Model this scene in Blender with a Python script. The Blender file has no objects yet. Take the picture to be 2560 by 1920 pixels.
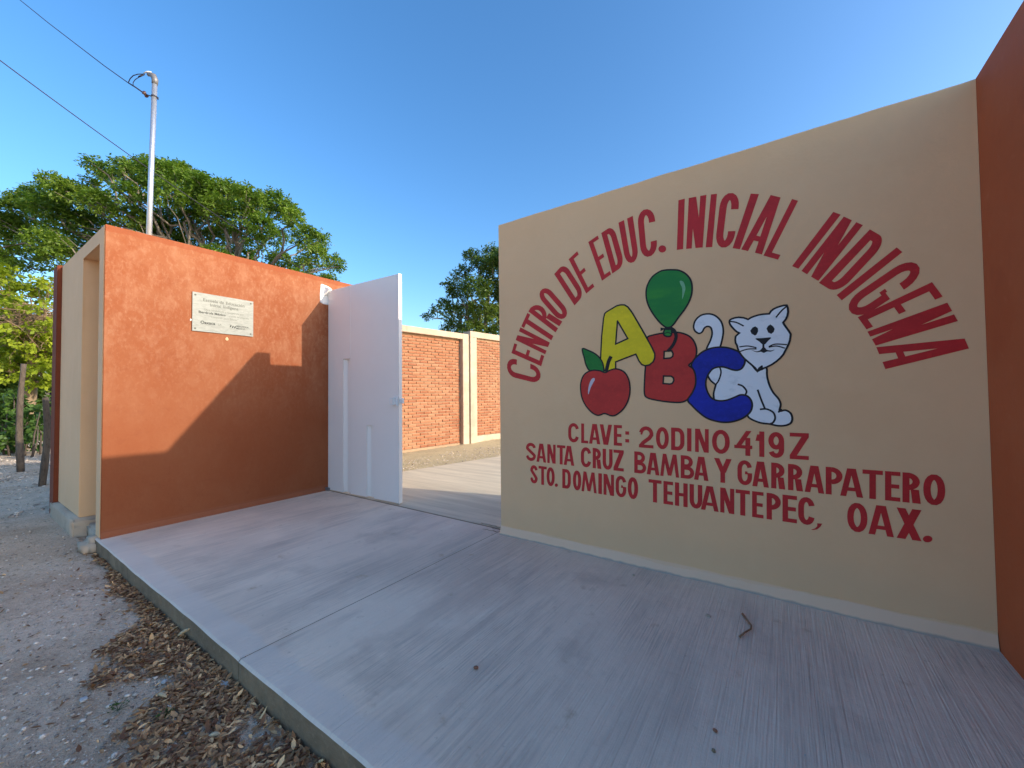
import bpy, bmesh, math, random
import numpy as np
from mathutils import Vector, Matrix
from mathutils.geometry import tessellate_polygon

scene = bpy.context.scene
col = scene.collection
R = math.radians

# ---------------------------------------------------------------- camera
cam_data = bpy.data.cameras.new('camera')
cam = bpy.data.objects.new('camera', cam_data)
col.objects.link(cam)
rt = Vector((0.825728, 0.563979, -0.010076)); fw = Vector((-0.563621, 0.825652, 0.025108))
up = rt.cross(fw).normalized(); fw = up.cross(rt).normalized()
m = Matrix((( rt.x, up.x, -fw.x, 0.0), (rt.y, up.y, -fw.y, 0.0), (rt.z, up.z, -fw.z, 1.5), (0, 0, 0, 1)))
cam.matrix_world = m
cam_data.sensor_width = 36.0
cam_data.lens = 36.0 * 994.741 / 2560.0
cam_data.clip_start = 0.05
cam_data.clip_end = 2000.0
scene.camera = cam
scene.render.resolution_x = 1024
scene.render.resolution_y = 768

# ---------------------------------------------------------------- sky, sun, exposure
SUN_DIR = Vector((0.9125, 0.249, 0.3247)).normalized()      # towards the sun
world = bpy.data.worlds.new('World')
scene.world = world
world.use_nodes = True
nt = world.node_tree
nt.nodes.clear()
sky = nt.nodes.new('ShaderNodeTexSky')
sky.sky_type = 'NISHITA'
sky.sun_disc = False
sky.sun_elevation = math.asin(SUN_DIR.z)
sky.sun_rotation = math.atan2(SUN_DIR.x, SUN_DIR.y)
sky.altitude = 50.0
sky.air_density = 1.0
sky.dust_density = 2.0
sky.ozone_density = 3.0
bg = nt.nodes.new('ShaderNodeBackground')
bg.inputs['Strength'].default_value = 0.15
wo = nt.nodes.new('ShaderNodeOutputWorld')
hsv = nt.nodes.new('ShaderNodeHueSaturation')          # the deeper blue of a clear dry-season sky
hsv.inputs['Saturation'].default_value = 1.22
nt.links.new(sky.outputs[0], hsv.inputs['Color'])
nt.links.new(hsv.outputs[0], bg.inputs['Color'])
nt.links.new(bg.outputs[0], wo.inputs[0])
sun_data = bpy.data.lights.new('sun', 'SUN')
sun_data.energy = 2.0
sun_data.angle = R(0.5)
sun_data.color = (1.0, 0.92, 0.77)
sun = bpy.data.objects.new('sun', sun_data)
col.objects.link(sun)
sun.location = (20, 8, 12)
sun.rotation_euler = (-SUN_DIR).to_track_quat('-Z', 'Y').to_euler()
scene.view_settings.view_transform = 'Standard'
scene.view_settings.look = 'None'
scene.view_settings.gamma = 1.0
scene.view_settings.use_curve_mapping = False
scene.view_settings.exposure = 1.24

# ---- outlines of the mural (metres on the wall: x, z) and clump centres of the trees
LETTERS=[('C', 'a', [(-2.454, 1.6968), (-2.4468, 1.9021), (-2.0313, 1.7713), (-2.0379, 1.5973)]), ('E', 'a', [(-2.3916, 1.9374), (-2.3513, 2.0387), (-1.9893, 1.8813), (-2.027, 1.7785)]), ('N', 'a', [(-2.3352, 2.072), (-2.2731, 2.2004), (-1.9235, 2.0115), (-1.979, 1.8968)]), ('T', 'a', [(-2.2621, 2.2107), (-2.1841, 2.3423), (-1.8591, 2.1165), (-1.9304, 1.9888)]), ('R', 'a', [(-2.1733, 2.3561), (-2.0897, 2.4577), (-1.7817, 2.2068), (-1.8584, 2.1071)]), ('O', 'a', [(-2.0725, 2.5142), (-1.9559, 2.5967), (-1.6952, 2.2853), (-1.8032, 2.2013)]), ('D', 'a', [(-1.8646, 2.6916), (-1.7494, 2.7854), (-1.54, 2.443), (-1.6482, 2.347)]), ('E', 'a', [(-1.7036, 2.8084), (-1.612, 2.8672), (-1.4429, 2.4965), (-1.5252, 2.4442)]), ('E', 'a', [(-1.4969, 2.9312), (-1.4008, 2.9702), (-1.2795, 2.5832), (-1.3676, 2.5396)]), ('D', 'a', [(-1.3673, 2.9861), (-1.25, 3.0334), (-1.1497, 2.6449), (-1.2678, 2.5891)]), ('U', 'a', [(-1.2026, 3.0414), (-1.0719, 3.0699), (-1.0224, 2.6652), (-1.1398, 2.643)]), ('C', 'a', [(-1.0348, 3.1021), (-0.8871, 3.0937), (-0.8633, 2.6833), (-1.0046, 2.6712)]), ('.', 'a', [(-0.8578, 2.757), (-0.794, 2.746), (-0.7952, 2.6827), (-0.8589, 2.6961)]), ('I', 'a', [(-0.6895, 3.1005), (-0.6399, 3.0997), (-0.6609, 2.6837), (-0.71, 2.6869)]), ('N', 'a', [(-0.6094, 3.0957), (-0.4778, 3.0841), (-0.5139, 2.6655), (-0.6376, 2.6798)]), ('I', 'a', [(-0.4449, 3.0774), (-0.4021, 3.0706), (-0.4447, 2.6534), (-0.4917, 2.6607)]), ('C', 'a', [(-0.3731, 3.0649), (-0.2398, 3.031), (-0.2983, 2.6197), (-0.4279, 2.6422)]), ('I', 'a', [(-0.1734, 3.0041), (-0.121, 2.9847), (-0.2539, 2.5943), (-0.3034, 2.6134)]), ('A', 'a', [(-0.0808, 2.9756), (0.0457, 2.9009), (-0.1117, 2.5244), (-0.2458, 2.5914)]), ('L', 'a', [(0.0803, 2.8893), (0.1641, 2.8355), (-0.0131, 2.4654), (-0.1028, 2.5143)]), ('I', 'a', [(0.3095, 2.7337), (0.3485, 2.704), (0.1056, 2.3763), (0.0691, 2.4017)]), ('N', 'a', [(0.3645, 2.686), (0.4608, 2.6031), (0.2167, 2.2694), (0.1232, 2.357)]), ('D', 'a', [(0.495, 2.5663), (0.582, 2.4759), (0.3197, 2.1601), (0.2194, 2.2556)]), ('I', 'a', [(0.621, 2.4187), (0.6465, 2.3823), (0.3404, 2.1152), (0.3137, 2.1549)]), ('G', 'a', [(0.6875, 2.3489), (0.7464, 2.2145), (0.4161, 1.9662), (0.3476, 2.099)]), ('E', 'a', [(0.7744, 2.1679), (0.8175, 2.0715), (0.4622, 1.9041), (0.4195, 1.9904)]), ('N', 'a', [(0.8363, 2.0313), (0.8778, 1.913), (0.5044, 1.7932), (0.4657, 1.889)]), ('A', 'a', [(0.8934, 1.8422), (0.9278, 1.7075), (0.5478, 1.6367), (0.5069, 1.7828)]), ('C', 'l', [(-1.7326, 1.2151), (-1.6199, 1.2143), (-1.6227, 1.0289), (-1.7354, 1.0295)]), ('L', 'l', [(-1.5967, 1.2142), (-1.5253, 1.2136), (-1.5283, 1.0283), (-1.5996, 1.0288)]), ('A', 'l', [(-1.5166, 1.2136), (-1.4059, 1.2127), (-1.4089, 1.0273), (-1.5195, 1.0282)]), ('V', 'l', [(-1.4108, 1.2127), (-1.294, 1.2117), (-1.2972, 1.0263), (-1.4138, 1.0274)]), ('E', 'l', [(-1.2771, 1.2116), (-1.2018, 1.2109), (-1.205, 1.0253), (-1.2803, 1.0261)]), (':', 'l', [(-1.1736, 1.2107), (-1.1353, 1.2103), (-1.1385, 1.0246), (-1.1768, 1.025)]), ('2', 'l', [(-1.0506, 1.2095), (-0.9276, 1.2084), (-0.931, 1.0221), (-1.054, 1.0236)]), ('0', 'l', [(-0.9065, 1.2082), (-0.8024, 1.2072), (-0.8059, 1.0205), (-0.91, 1.0218)]), ('D', 'l', [(-0.784, 1.2071), (-0.6798, 1.2061), (-0.6835, 1.019), (-0.7875, 1.0203)]), ('I', 'l', [(-0.6597, 1.2059), (-0.6262, 1.2057), (-0.63, 1.0183), (-0.6634, 1.0187)]), ('N', 'l', [(-0.5995, 1.2054), (-0.4993, 1.2046), (-0.5031, 1.0168), (-0.6032, 1.018)]), ('O', 'l', [(-0.4755, 1.2044), (-0.3522, 1.2035), (-0.3561, 1.0153), (-0.4794, 1.0166)]), ('4', 'l', [(-0.3216, 1.2033), (-0.2027, 1.2027), (-0.2067, 1.0142), (-0.3256, 1.0151)]), ('1', 'l', [(-0.1824, 1.2026), (-0.1259, 1.2024), (-0.13, 1.0139), (-0.1865, 1.0141)]), ('9', 'l', [(-0.1015, 1.2023), (-0.0046, 1.2021), (-0.0088, 1.0137), (-0.1056, 1.0138)]), ('Z', 'l', [(0.0283, 1.2021), (0.1388, 1.2022), (0.1344, 1.0143), (0.024, 1.0137)]), ('S', 'l', [(-2.2198, 0.9967), (-2.1003, 0.9958), (-2.1028, 0.8094), (-2.2222, 0.8107)]), ('A', 'l', [(-2.0934, 0.9957), (-1.9804, 0.9948), (-1.983, 0.8081), (-2.0959, 0.8093)]), ('N', 'l', [(-1.9671, 0.9947), (-1.8733, 0.994), (-1.876, 0.807), (-1.9698, 0.808)]), ('T', 'l', [(-1.858, 0.9938), (-1.7663, 0.9931), (-1.7691, 0.8058), (-1.8607, 0.8068)]), ('A', 'l', [(-1.7843, 0.9932), (-1.6723, 0.9922), (-1.6752, 0.8048), (-1.787, 0.806)]), ('C', 'l', [(-1.6032, 0.9916), (-1.4984, 0.9907), (-1.5015, 0.803), (-1.6061, 0.8041)]), ('R', 'l', [(-1.4841, 0.9905), (-1.399, 0.9897), (-1.4021, 0.8019), (-1.4871, 0.8028)]), ('U', 'l', [(-1.3865, 0.9896), (-1.2924, 0.9887), (-1.2956, 0.8008), (-1.3896, 0.8018)]), ('Z', 'l', [(-1.2836, 0.9886), (-1.1892, 0.9877), (-1.1925, 0.7998), (-1.2868, 0.8007)]), ('B', 'l', [(-1.0957, 0.9868), (-0.9925, 0.9858), (-0.996, 0.7978), (-1.099, 0.7988)]), ('A', 'l', [(-0.9882, 0.9857), (-0.8821, 0.9847), (-0.8856, 0.7967), (-0.9917, 0.7977)]), ('M', 'l', [(-0.8759, 0.9846), (-0.7248, 0.9832), (-0.7285, 0.7952), (-0.8794, 0.7966)]), ('B', 'l', [(-0.713, 0.9831), (-0.6103, 0.9821), (-0.614, 0.7942), (-0.7166, 0.7951)]), ('A', 'l', [(-0.6116, 0.9821), (-0.5057, 0.9812), (-0.5095, 0.7933), (-0.6153, 0.7942)]), ('Y', 'l', [(-0.4662, 0.9808), (-0.3441, 0.9798), (-0.3481, 0.792), (-0.47, 0.7929)]), ('G', 'l', [(-0.3052, 0.9795), (-0.2086, 0.9787), (-0.2127, 0.791), (-0.3092, 0.7917)]), ('A', 'l', [(-0.2075, 0.9787), (-0.1027, 0.978), (-0.1069, 0.7903), (-0.2116, 0.791)]), ('R', 'l', [(-0.0886, 0.978), (-0.003, 0.9775), (-0.0073, 0.7898), (-0.0927, 0.7903)]), ('R', 'l', [(0.0131, 0.9774), (0.1007, 0.977), (0.0964, 0.7893), (0.0089, 0.7897)]), ('A', 'l', [(0.1101, 0.977), (0.2191, 0.9767), (0.2147, 0.7889), (0.1057, 0.7893)]), ('P', 'l', [(0.2269, 0.9767), (0.3168, 0.9766), (0.3123, 0.7887), (0.2225, 0.7889)]), ('A', 'l', [(0.3043, 0.9766), (0.4221, 0.9767), (0.4176, 0.7886), (0.2998, 0.7887)]), ('T', 'l', [(0.4192, 0.9767), (0.5193, 0.977), (0.5147, 0.7887), (0.4146, 0.7886)]), ('E', 'l', [(0.5295, 0.9771), (0.6016, 0.9775), (0.5968, 0.7889), (0.5248, 0.7887)]), ('R', 'l', [(0.6114, 0.9776), (0.6942, 0.9783), (0.6893, 0.7892), (0.6066, 0.7889)]), ('O', 'l', [(0.7055, 0.9784), (0.8004, 0.9796), (0.7954, 0.7899), (0.7006, 0.7893)]), ('S', 'l', [(-2.17, 0.7707), (-2.0819, 0.7694), (-2.0845, 0.5838), (-2.1724, 0.5856)]), ('T', 'l', [(-2.0717, 0.7693), (-1.9769, 0.7679), (-1.9796, 0.5816), (-2.0743, 0.5836)]), ('O', 'l', [(-1.9786, 0.768), (-1.8871, 0.7667), (-1.8897, 0.5799), (-1.9812, 0.5817)]), ('D', 'l', [(-1.8034, 0.7656), (-1.7117, 0.7645), (-1.7145, 0.5766), (-1.8061, 0.5783)]), ('O', 'l', [(-1.6895, 0.7642), (-1.603, 0.7632), (-1.606, 0.5747), (-1.6924, 0.5762)]), ('M', 'l', [(-1.6008, 0.7632), (-1.4485, 0.7615), (-1.4516, 0.5722), (-1.6037, 0.5747)]), ('I', 'l', [(-1.4323, 0.7613), (-1.3972, 0.7609), (-1.4004, 0.5714), (-1.4354, 0.572)]), ('N', 'l', [(-1.3819, 0.7608), (-1.2828, 0.7598), (-1.286, 0.5698), (-1.3851, 0.5712)]), ('G', 'l', [(-1.2674, 0.7596), (-1.1704, 0.7587), (-1.1737, 0.5682), (-1.2706, 0.5695)]), ('O', 'l', [(-1.1574, 0.7586), (-1.0663, 0.7578), (-1.0697, 0.5669), (-1.1608, 0.5681)]), ('T', 'l', [(-0.9768, 0.7571), (-0.8691, 0.7563), (-0.8727, 0.5646), (-0.9803, 0.5658)]), ('E', 'l', [(-0.8539, 0.7562), (-0.7771, 0.7557), (-0.7808, 0.5637), (-0.8575, 0.5645)]), ('H', 'l', [(-0.7624, 0.7556), (-0.664, 0.755), (-0.6678, 0.5627), (-0.7661, 0.5636)]), ('U', 'l', [(-0.6499, 0.7549), (-0.5552, 0.7544), (-0.5591, 0.5618), (-0.6537, 0.5625)]), ('A', 'l', [(-0.5658, 0.7544), (-0.4379, 0.7538), (-0.4419, 0.5609), (-0.5697, 0.5618)]), ('N', 'l', [(-0.4272, 0.7537), (-0.3311, 0.7533), (-0.3352, 0.5602), (-0.4312, 0.5608)]), ('T', 'l', [(-0.3214, 0.7533), (-0.2278, 0.7529), (-0.232, 0.5596), (-0.3255, 0.5602)]), ('E', 'l', [(-0.2135, 0.7529), (-0.1411, 0.7526), (-0.1453, 0.5592), (-0.2177, 0.5596)]), ('P', 'l', [(-0.122, 0.7526), (-0.0351, 0.7523), (-0.0394, 0.5588), (-0.1262, 0.5591)]), ('E', 'l', [(-0.0249, 0.7523), (0.0603, 0.752), (0.0559, 0.5585), (-0.0292, 0.5587)]), ('C', 'l', [(0.0677, 0.752), (0.1617, 0.7518), (0.1572, 0.5582), (0.0633, 0.5584)]), ('O', 'l', [(0.3357, 0.7515), (0.4383, 0.7513), (0.4335, 0.5576), (0.3311, 0.5578)]), ('A', 'l', [(0.4433, 0.7512), (0.5662, 0.751), (0.5613, 0.5574), (0.4386, 0.5576)]), ('X', 'l', [(0.5781, 0.751), (0.6921, 0.7507), (0.6872, 0.5573), (0.5732, 0.5574)]), ('.', 'l', [(-1.8885, 0.6127), (-1.8531, 0.6169), (-1.8536, 0.5829), (-1.889, 0.5785)]), ('.', 'l', [(0.6938, 0.5941), (0.736, 0.6021), (0.7349, 0.5604), (0.6927, 0.552)]), (',', 'l', [(0.1368, 0.5736), (0.1992, 0.5844), (0.1981, 0.5376), (0.1357, 0.5262)])]
FILLS=[('painted_tail', 'cat_white', 1, [[(-0.5019, 1.8337), (-0.4723, 1.9112), (-0.4593, 1.9631), (-0.4663, 2.008), (-0.49, 2.0238), (-0.5144, 2.0129), (-0.5313, 1.9833), (-0.556, 1.974), (-0.5844, 1.9975), (-0.5936, 2.0346), (-0.5786, 2.0827), (-0.5367, 2.1184), (-0.48, 2.1231), (-0.4327, 2.1015), (-0.3946, 2.0532), (-0.3805, 1.9905), (-0.3856, 1.93), (-0.4067, 1.8488), (-0.4387, 1.8117)]], 1), ('painted_cat_body', 'cat_white', 1, [[(-0.2355, 1.7473), (-0.1931, 1.6987), (-0.162, 1.6555), (-0.1335, 1.6668), (-0.102, 1.6736), (-0.0998, 1.6159), (-0.0874, 1.5499), (-0.0647, 1.4924), (-0.032, 1.4434), (-0.0208, 1.4031), (-0.0285, 1.357), (0.0063, 1.3631), (0.0355, 1.3436), (0.0458, 1.308), (0.0371, 1.272), (0.0038, 1.2525), (-0.043, 1.2491), (-0.0904, 1.2597), (-0.1458, 1.266), (-0.1949, 1.2852), (-0.2268, 1.3094), (-0.244, 1.3511), (-0.3324, 1.3753), (-0.4388, 1.4264), (-0.4579, 1.4527), (-0.457, 1.4965), (-0.4425, 1.5532), (-0.4478, 1.5621), (-0.4788, 1.5936), (-0.4962, 1.6383), (-0.4651, 1.6812), (-0.4093, 1.7224), (-0.3099, 1.7259)]], 2), ('painted_letter', 'blue_paint', 1, [[(-0.572, 1.7892), (-0.5263, 1.8265), (-0.4616, 1.8485), (-0.3911, 1.8503), (-0.3302, 1.8345), (-0.2711, 1.8004), (-0.2424, 1.7646), (-0.2397, 1.7221), (-0.2589, 1.6807), (-0.2888, 1.665), (-0.3261, 1.6709), (-0.3713, 1.6901), (-0.4098, 1.6963), (-0.4571, 1.6853), (-0.4897, 1.6469), (-0.5108, 1.5945), (-0.5119, 1.5414), (-0.4969, 1.4881), (-0.4698, 1.4483), (-0.4231, 1.4308), (-0.369, 1.4352), (-0.3156, 1.4566), (-0.2706, 1.4759), (-0.227, 1.4647), (-0.2026, 1.4269), (-0.1999, 1.3852), (-0.2152, 1.3432), (-0.2597, 1.3002), (-0.3195, 1.2731), (-0.3803, 1.2627), (-0.442, 1.2694), (-0.5129, 1.2938), (-0.5768, 1.3457), (-0.6173, 1.3901), (-0.6499, 1.4351), (-0.6152, 1.4937), (-0.589, 1.5608), (-0.5875, 1.6326), (-0.5991, 1.6781), (-0.6174, 1.7196), (-0.5931, 1.7679)]], 3), ('painted_letter', 'red_paint2', 1, [[(-0.9654, 1.9722), (-0.9229, 1.9924), (-0.831, 2.0028), (-0.7773, 2.0024), (-0.7074, 1.9957), (-0.6395, 1.9664), (-0.5984, 1.9219), (-0.5764, 1.857), (-0.5802, 1.7942), (-0.6018, 1.7504), (-0.6359, 1.7205), (-0.6031, 1.6873), (-0.5838, 1.6145), (-0.5893, 1.5428), (-0.6155, 1.4802), (-0.6584, 1.4351), (-0.71, 1.4168), (-0.8062, 1.4211), (-0.8963, 1.435), (-0.9702, 1.4541), (-0.9978, 1.4926), (-0.9935, 1.6272), (-0.9838, 1.7424), (-0.9768, 1.8672)], [(-0.8267, 1.8472), (-0.767, 1.8477), (-0.756, 1.8238), (-0.7591, 1.8007), (-0.777, 1.7879), (-0.8306, 1.7864)], [(-0.8361, 1.6392), (-0.7755, 1.6362), (-0.7564, 1.6199), (-0.7543, 1.5967), (-0.7679, 1.5739), (-0.7874, 1.5697), (-0.8409, 1.5756)]], 2), ('painted_letter', 'yellow_paint', 0, [[(-1.3566, 2.1913), (-1.3452, 2.2311), (-1.3258, 2.2461), (-1.231, 2.2877), (-1.1951, 2.2919), (-1.1597, 2.2861), (-1.13, 2.2642), (-1.0961, 2.2153), (-1.0347, 2.1002), (-0.9792, 1.9928), (-0.9249, 1.8826), (-0.9054, 1.8336), (-0.9052, 1.7955), (-0.9197, 1.763), (-0.9509, 1.7388), (-0.9887, 1.733), (-1.0171, 1.746), (-1.0405, 1.7792), (-1.0666, 1.8393), (-1.25, 1.7808), (-1.2512, 1.7105), (-1.2829, 1.6765), (-1.3887, 1.6805), (-1.3917, 1.8244), (-1.3775, 2.029)], [(-1.2262, 2.151), (-1.135, 1.9822), (-1.2473, 1.9416)]], 4), ('painted_balloon', 'green_paint', 1, [[(-0.7496, 2.5271), (-0.6973, 2.5128), (-0.6464, 2.4757), (-0.6095, 2.4188), (-0.5983, 2.3486), (-0.6124, 2.2687), (-0.652, 2.1918), (-0.7049, 2.1247), (-0.7541, 2.0607), (-0.7898, 2.0457), (-0.8209, 2.0583), (-0.8654, 2.1057), (-0.9193, 2.1884), (-0.9552, 2.2701), (-0.968, 2.3493), (-0.9571, 2.4251), (-0.9136, 2.495), (-0.8483, 2.5311), (-0.8029, 2.5342)]], 4), ('painted_balloon_neck', 'green_paint', 1, [[(-0.8142, 2.0341), (-0.768, 2.0276), (-0.7643, 1.9918), (-0.778, 1.9698), (-0.8135, 1.9758), (-0.8293, 1.9979)]], 5), ('painted_leaf', 'green_paint2', 1, [[(-1.5731, 1.9219), (-1.5168, 1.9052), (-1.4399, 1.8635), (-1.3918, 1.8141), (-1.368, 1.7616), (-1.3648, 1.6949), (-1.4207, 1.7023), (-1.4976, 1.7106), (-1.5359, 1.7647), (-1.554, 1.834)]], 5), ('painted_apple', 'red_paint2', 1, [[(-1.3511, 1.6873), (-1.399, 1.7066), (-1.4643, 1.7144), (-1.52, 1.7011), (-1.5657, 1.666), (-1.5917, 1.6035), (-1.5962, 1.5402), (-1.5859, 1.4663), (-1.5585, 1.4033), (-1.5145, 1.3462), (-1.4708, 1.3107), (-1.4274, 1.2951), (-1.3949, 1.3019), (-1.368, 1.3126), (-1.3415, 1.3081), (-1.2998, 1.2938), (-1.2582, 1.2997), (-1.2065, 1.3356), (-1.1654, 1.3855), (-1.1343, 1.4545), (-1.123, 1.533), (-1.1315, 1.6118), (-1.1604, 1.672), (-1.2002, 1.7033), (-1.2511, 1.7175), (-1.3032, 1.7077)]], 6), ('painted_cat_head', 'cat_white', 0, [[(-0.3373, 2.0398), (-0.3347, 2.0551), (-0.3216, 2.064), (-0.2989, 2.07), (-0.2728, 2.0712), (-0.2397, 2.0631), (-0.2109, 2.0479), (-0.1925, 2.0593), (-0.1708, 2.0668), (-0.1422, 2.0734), (-0.114, 2.0758), (-0.0759, 2.0737), (-0.0651, 2.0921), (-0.0477, 2.1063), (-0.0271, 2.1151), (-0.0101, 2.1194), (0.0134, 2.1244), (0.0313, 2.1228), (0.0375, 2.1018), (0.0388, 2.0733), (0.0336, 2.0457), (0.0245, 2.0226), (0.0073, 2.0002), (0.0136, 1.9833), (0.0251, 1.9619), (0.039, 1.9363), (0.0503, 1.9111), (0.0478, 1.8872), (0.044, 1.8635), (0.0355, 1.8377), (0.0229, 1.8088), (0.0034, 1.7674), (-0.0172, 1.7411), (-0.0393, 1.7196), (-0.067, 1.6982), (-0.1019, 1.6794), (-0.1194, 1.6728), (-0.1336, 1.6635), (-0.1309, 1.6882), (-0.1474, 1.674), (-0.1599, 1.6513), (-0.1722, 1.6751), (-0.1931, 1.6987), (-0.2178, 1.7252), (-0.2427, 1.7519), (-0.2627, 1.7811), (-0.2783, 1.8094), (-0.2852, 1.8355), (-0.2885, 1.8546), (-0.2978, 1.875), (-0.3002, 1.9009), (-0.2967, 1.9264), (-0.2868, 1.9366), (-0.2716, 1.9497), (-0.29, 1.9626), (-0.306, 1.9813), (-0.3207, 2.0018), (-0.3316, 2.0202)]], 4), ('painted_highlight', 'pale_green', 1, [[(-0.6904, 2.4234), (-0.6648, 2.4126), (-0.6503, 2.366), (-0.6536, 2.3298), (-0.6744, 2.2703), (-0.6736, 2.3144), (-0.6744, 2.3607), (-0.6891, 2.4019)]], 6), ('painted_highlight', 'pale_pink', 1, [[(-1.46, 1.6417), (-1.4515, 1.6259), (-1.4718, 1.5902), (-1.4946, 1.5491), (-1.5144, 1.4921), (-1.521, 1.5025), (-1.517, 1.5442), (-1.5051, 1.591), (-1.4822, 1.632)]], 8), ('painted_eye', 'black_paint', 0, [[(-0.1997, 1.9597), (-0.1834, 1.9833), (-0.1654, 1.9899), (-0.15, 1.9757), (-0.1485, 1.9505), (-0.1596, 1.9265), (-0.1704, 1.9208), (-0.1916, 1.9379)]], 6), ('painted_eye', 'black_paint', 0, [[(-0.0955, 1.966), (-0.0847, 1.9856), (-0.0707, 1.9948), (-0.054, 1.9782), (-0.0448, 1.9584), (-0.0515, 1.937), (-0.0668, 1.9237), (-0.0858, 1.9362)]], 6), ('painted_nose', 'black_paint', 1, [[(-0.1674, 1.8979), (-0.1285, 1.8979), (-0.0694, 1.8976), (-0.0872, 1.8745), (-0.1085, 1.8498), (-0.1245, 1.8519), (-0.1431, 1.8733)]], 6), ('painted_mouth', 'black_paint', 1, [[(-0.1942, 1.8137), (-0.1623, 1.8014), (-0.1374, 1.8097), (-0.123, 1.8277), (-0.109, 1.8267), (-0.0976, 1.8093), (-0.0716, 1.8017), (-0.0476, 1.8058), (-0.0717, 1.7936), (-0.0958, 1.7952), (-0.1169, 1.7867), (-0.1342, 1.7962), (-0.1625, 1.7948)]], 6), ('painted_ribbon', 'black_paint', 0, [[(-0.8527, 2.0522), (-0.823, 2.0444), (-0.8076, 2.0523), (-0.772, 2.0486), (-0.7608, 2.0334), (-0.7814, 2.0233), (-0.8081, 2.026), (-0.8232, 2.0332), (-0.8533, 2.021)]], 7)]
STROKES=[([(-0.4114, 1.6963), (-0.403, 1.6524), (-0.4198, 1.592), (-0.4425, 1.5532), (-0.457, 1.4965), (-0.4556, 1.4483)], 0.0115, 3), ([(-0.2911, 1.5569), (-0.2618, 1.5452), (-0.2404, 1.5195), (-0.2336, 1.4984), (-0.2429, 1.4732)], 0.0128, 3), ([(-0.1615, 1.5141), (-0.1419, 1.4436), (-0.119, 1.3736)], 0.0128, 3), ([(-0.1506, 1.3666), (-0.1087, 1.3697), (-0.068, 1.3458), (-0.0567, 1.3054), (-0.0696, 1.2726), (-0.0869, 1.2622)], 0.0128, 3), ([(-0.0355, 1.3447), (-0.0257, 1.3643), (-0.0136, 1.3669)], 0.0115, 3), ([(-0.3334, 2.0463), (-0.2885, 2.0327), (-0.2411, 2.0003)], 0.0103, 6), ([(0.0298, 2.1149), (-0.0042, 2.0828), (-0.0355, 2.0417)], 0.0103, 6), ([(-0.1175, 1.8563), (-0.1183, 1.8191)], 0.0128, 6), ([(-0.2739, 1.8432), (-0.2188, 1.8458), (-0.1618, 1.8281)], 0.009, 6), ([(-0.271, 1.8072), (-0.2193, 1.8222), (-0.1619, 1.8198)], 0.009, 6), ([(-0.0847, 1.8306), (-0.0433, 1.8463), (0.0269, 1.8367)], 0.009, 6), ([(-0.0848, 1.8265), (-0.0368, 1.8319), (0.0131, 1.812)], 0.009, 6), ([(-1.3404, 1.694), (-1.329, 1.7393), (-1.3145, 1.7893), (-1.2907, 1.8336)], 0.0333, 9), ([(-0.7722, 2.0392), (-0.7419, 2.0129), (-0.7298, 1.9608), (-0.7529, 1.8978), (-0.7981, 1.8452)], 0.0256, 8), ([(-0.8221, 1.9973), (-0.7951, 2.0041), (-0.7687, 1.9922)], 0.0064, 6)]
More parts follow.
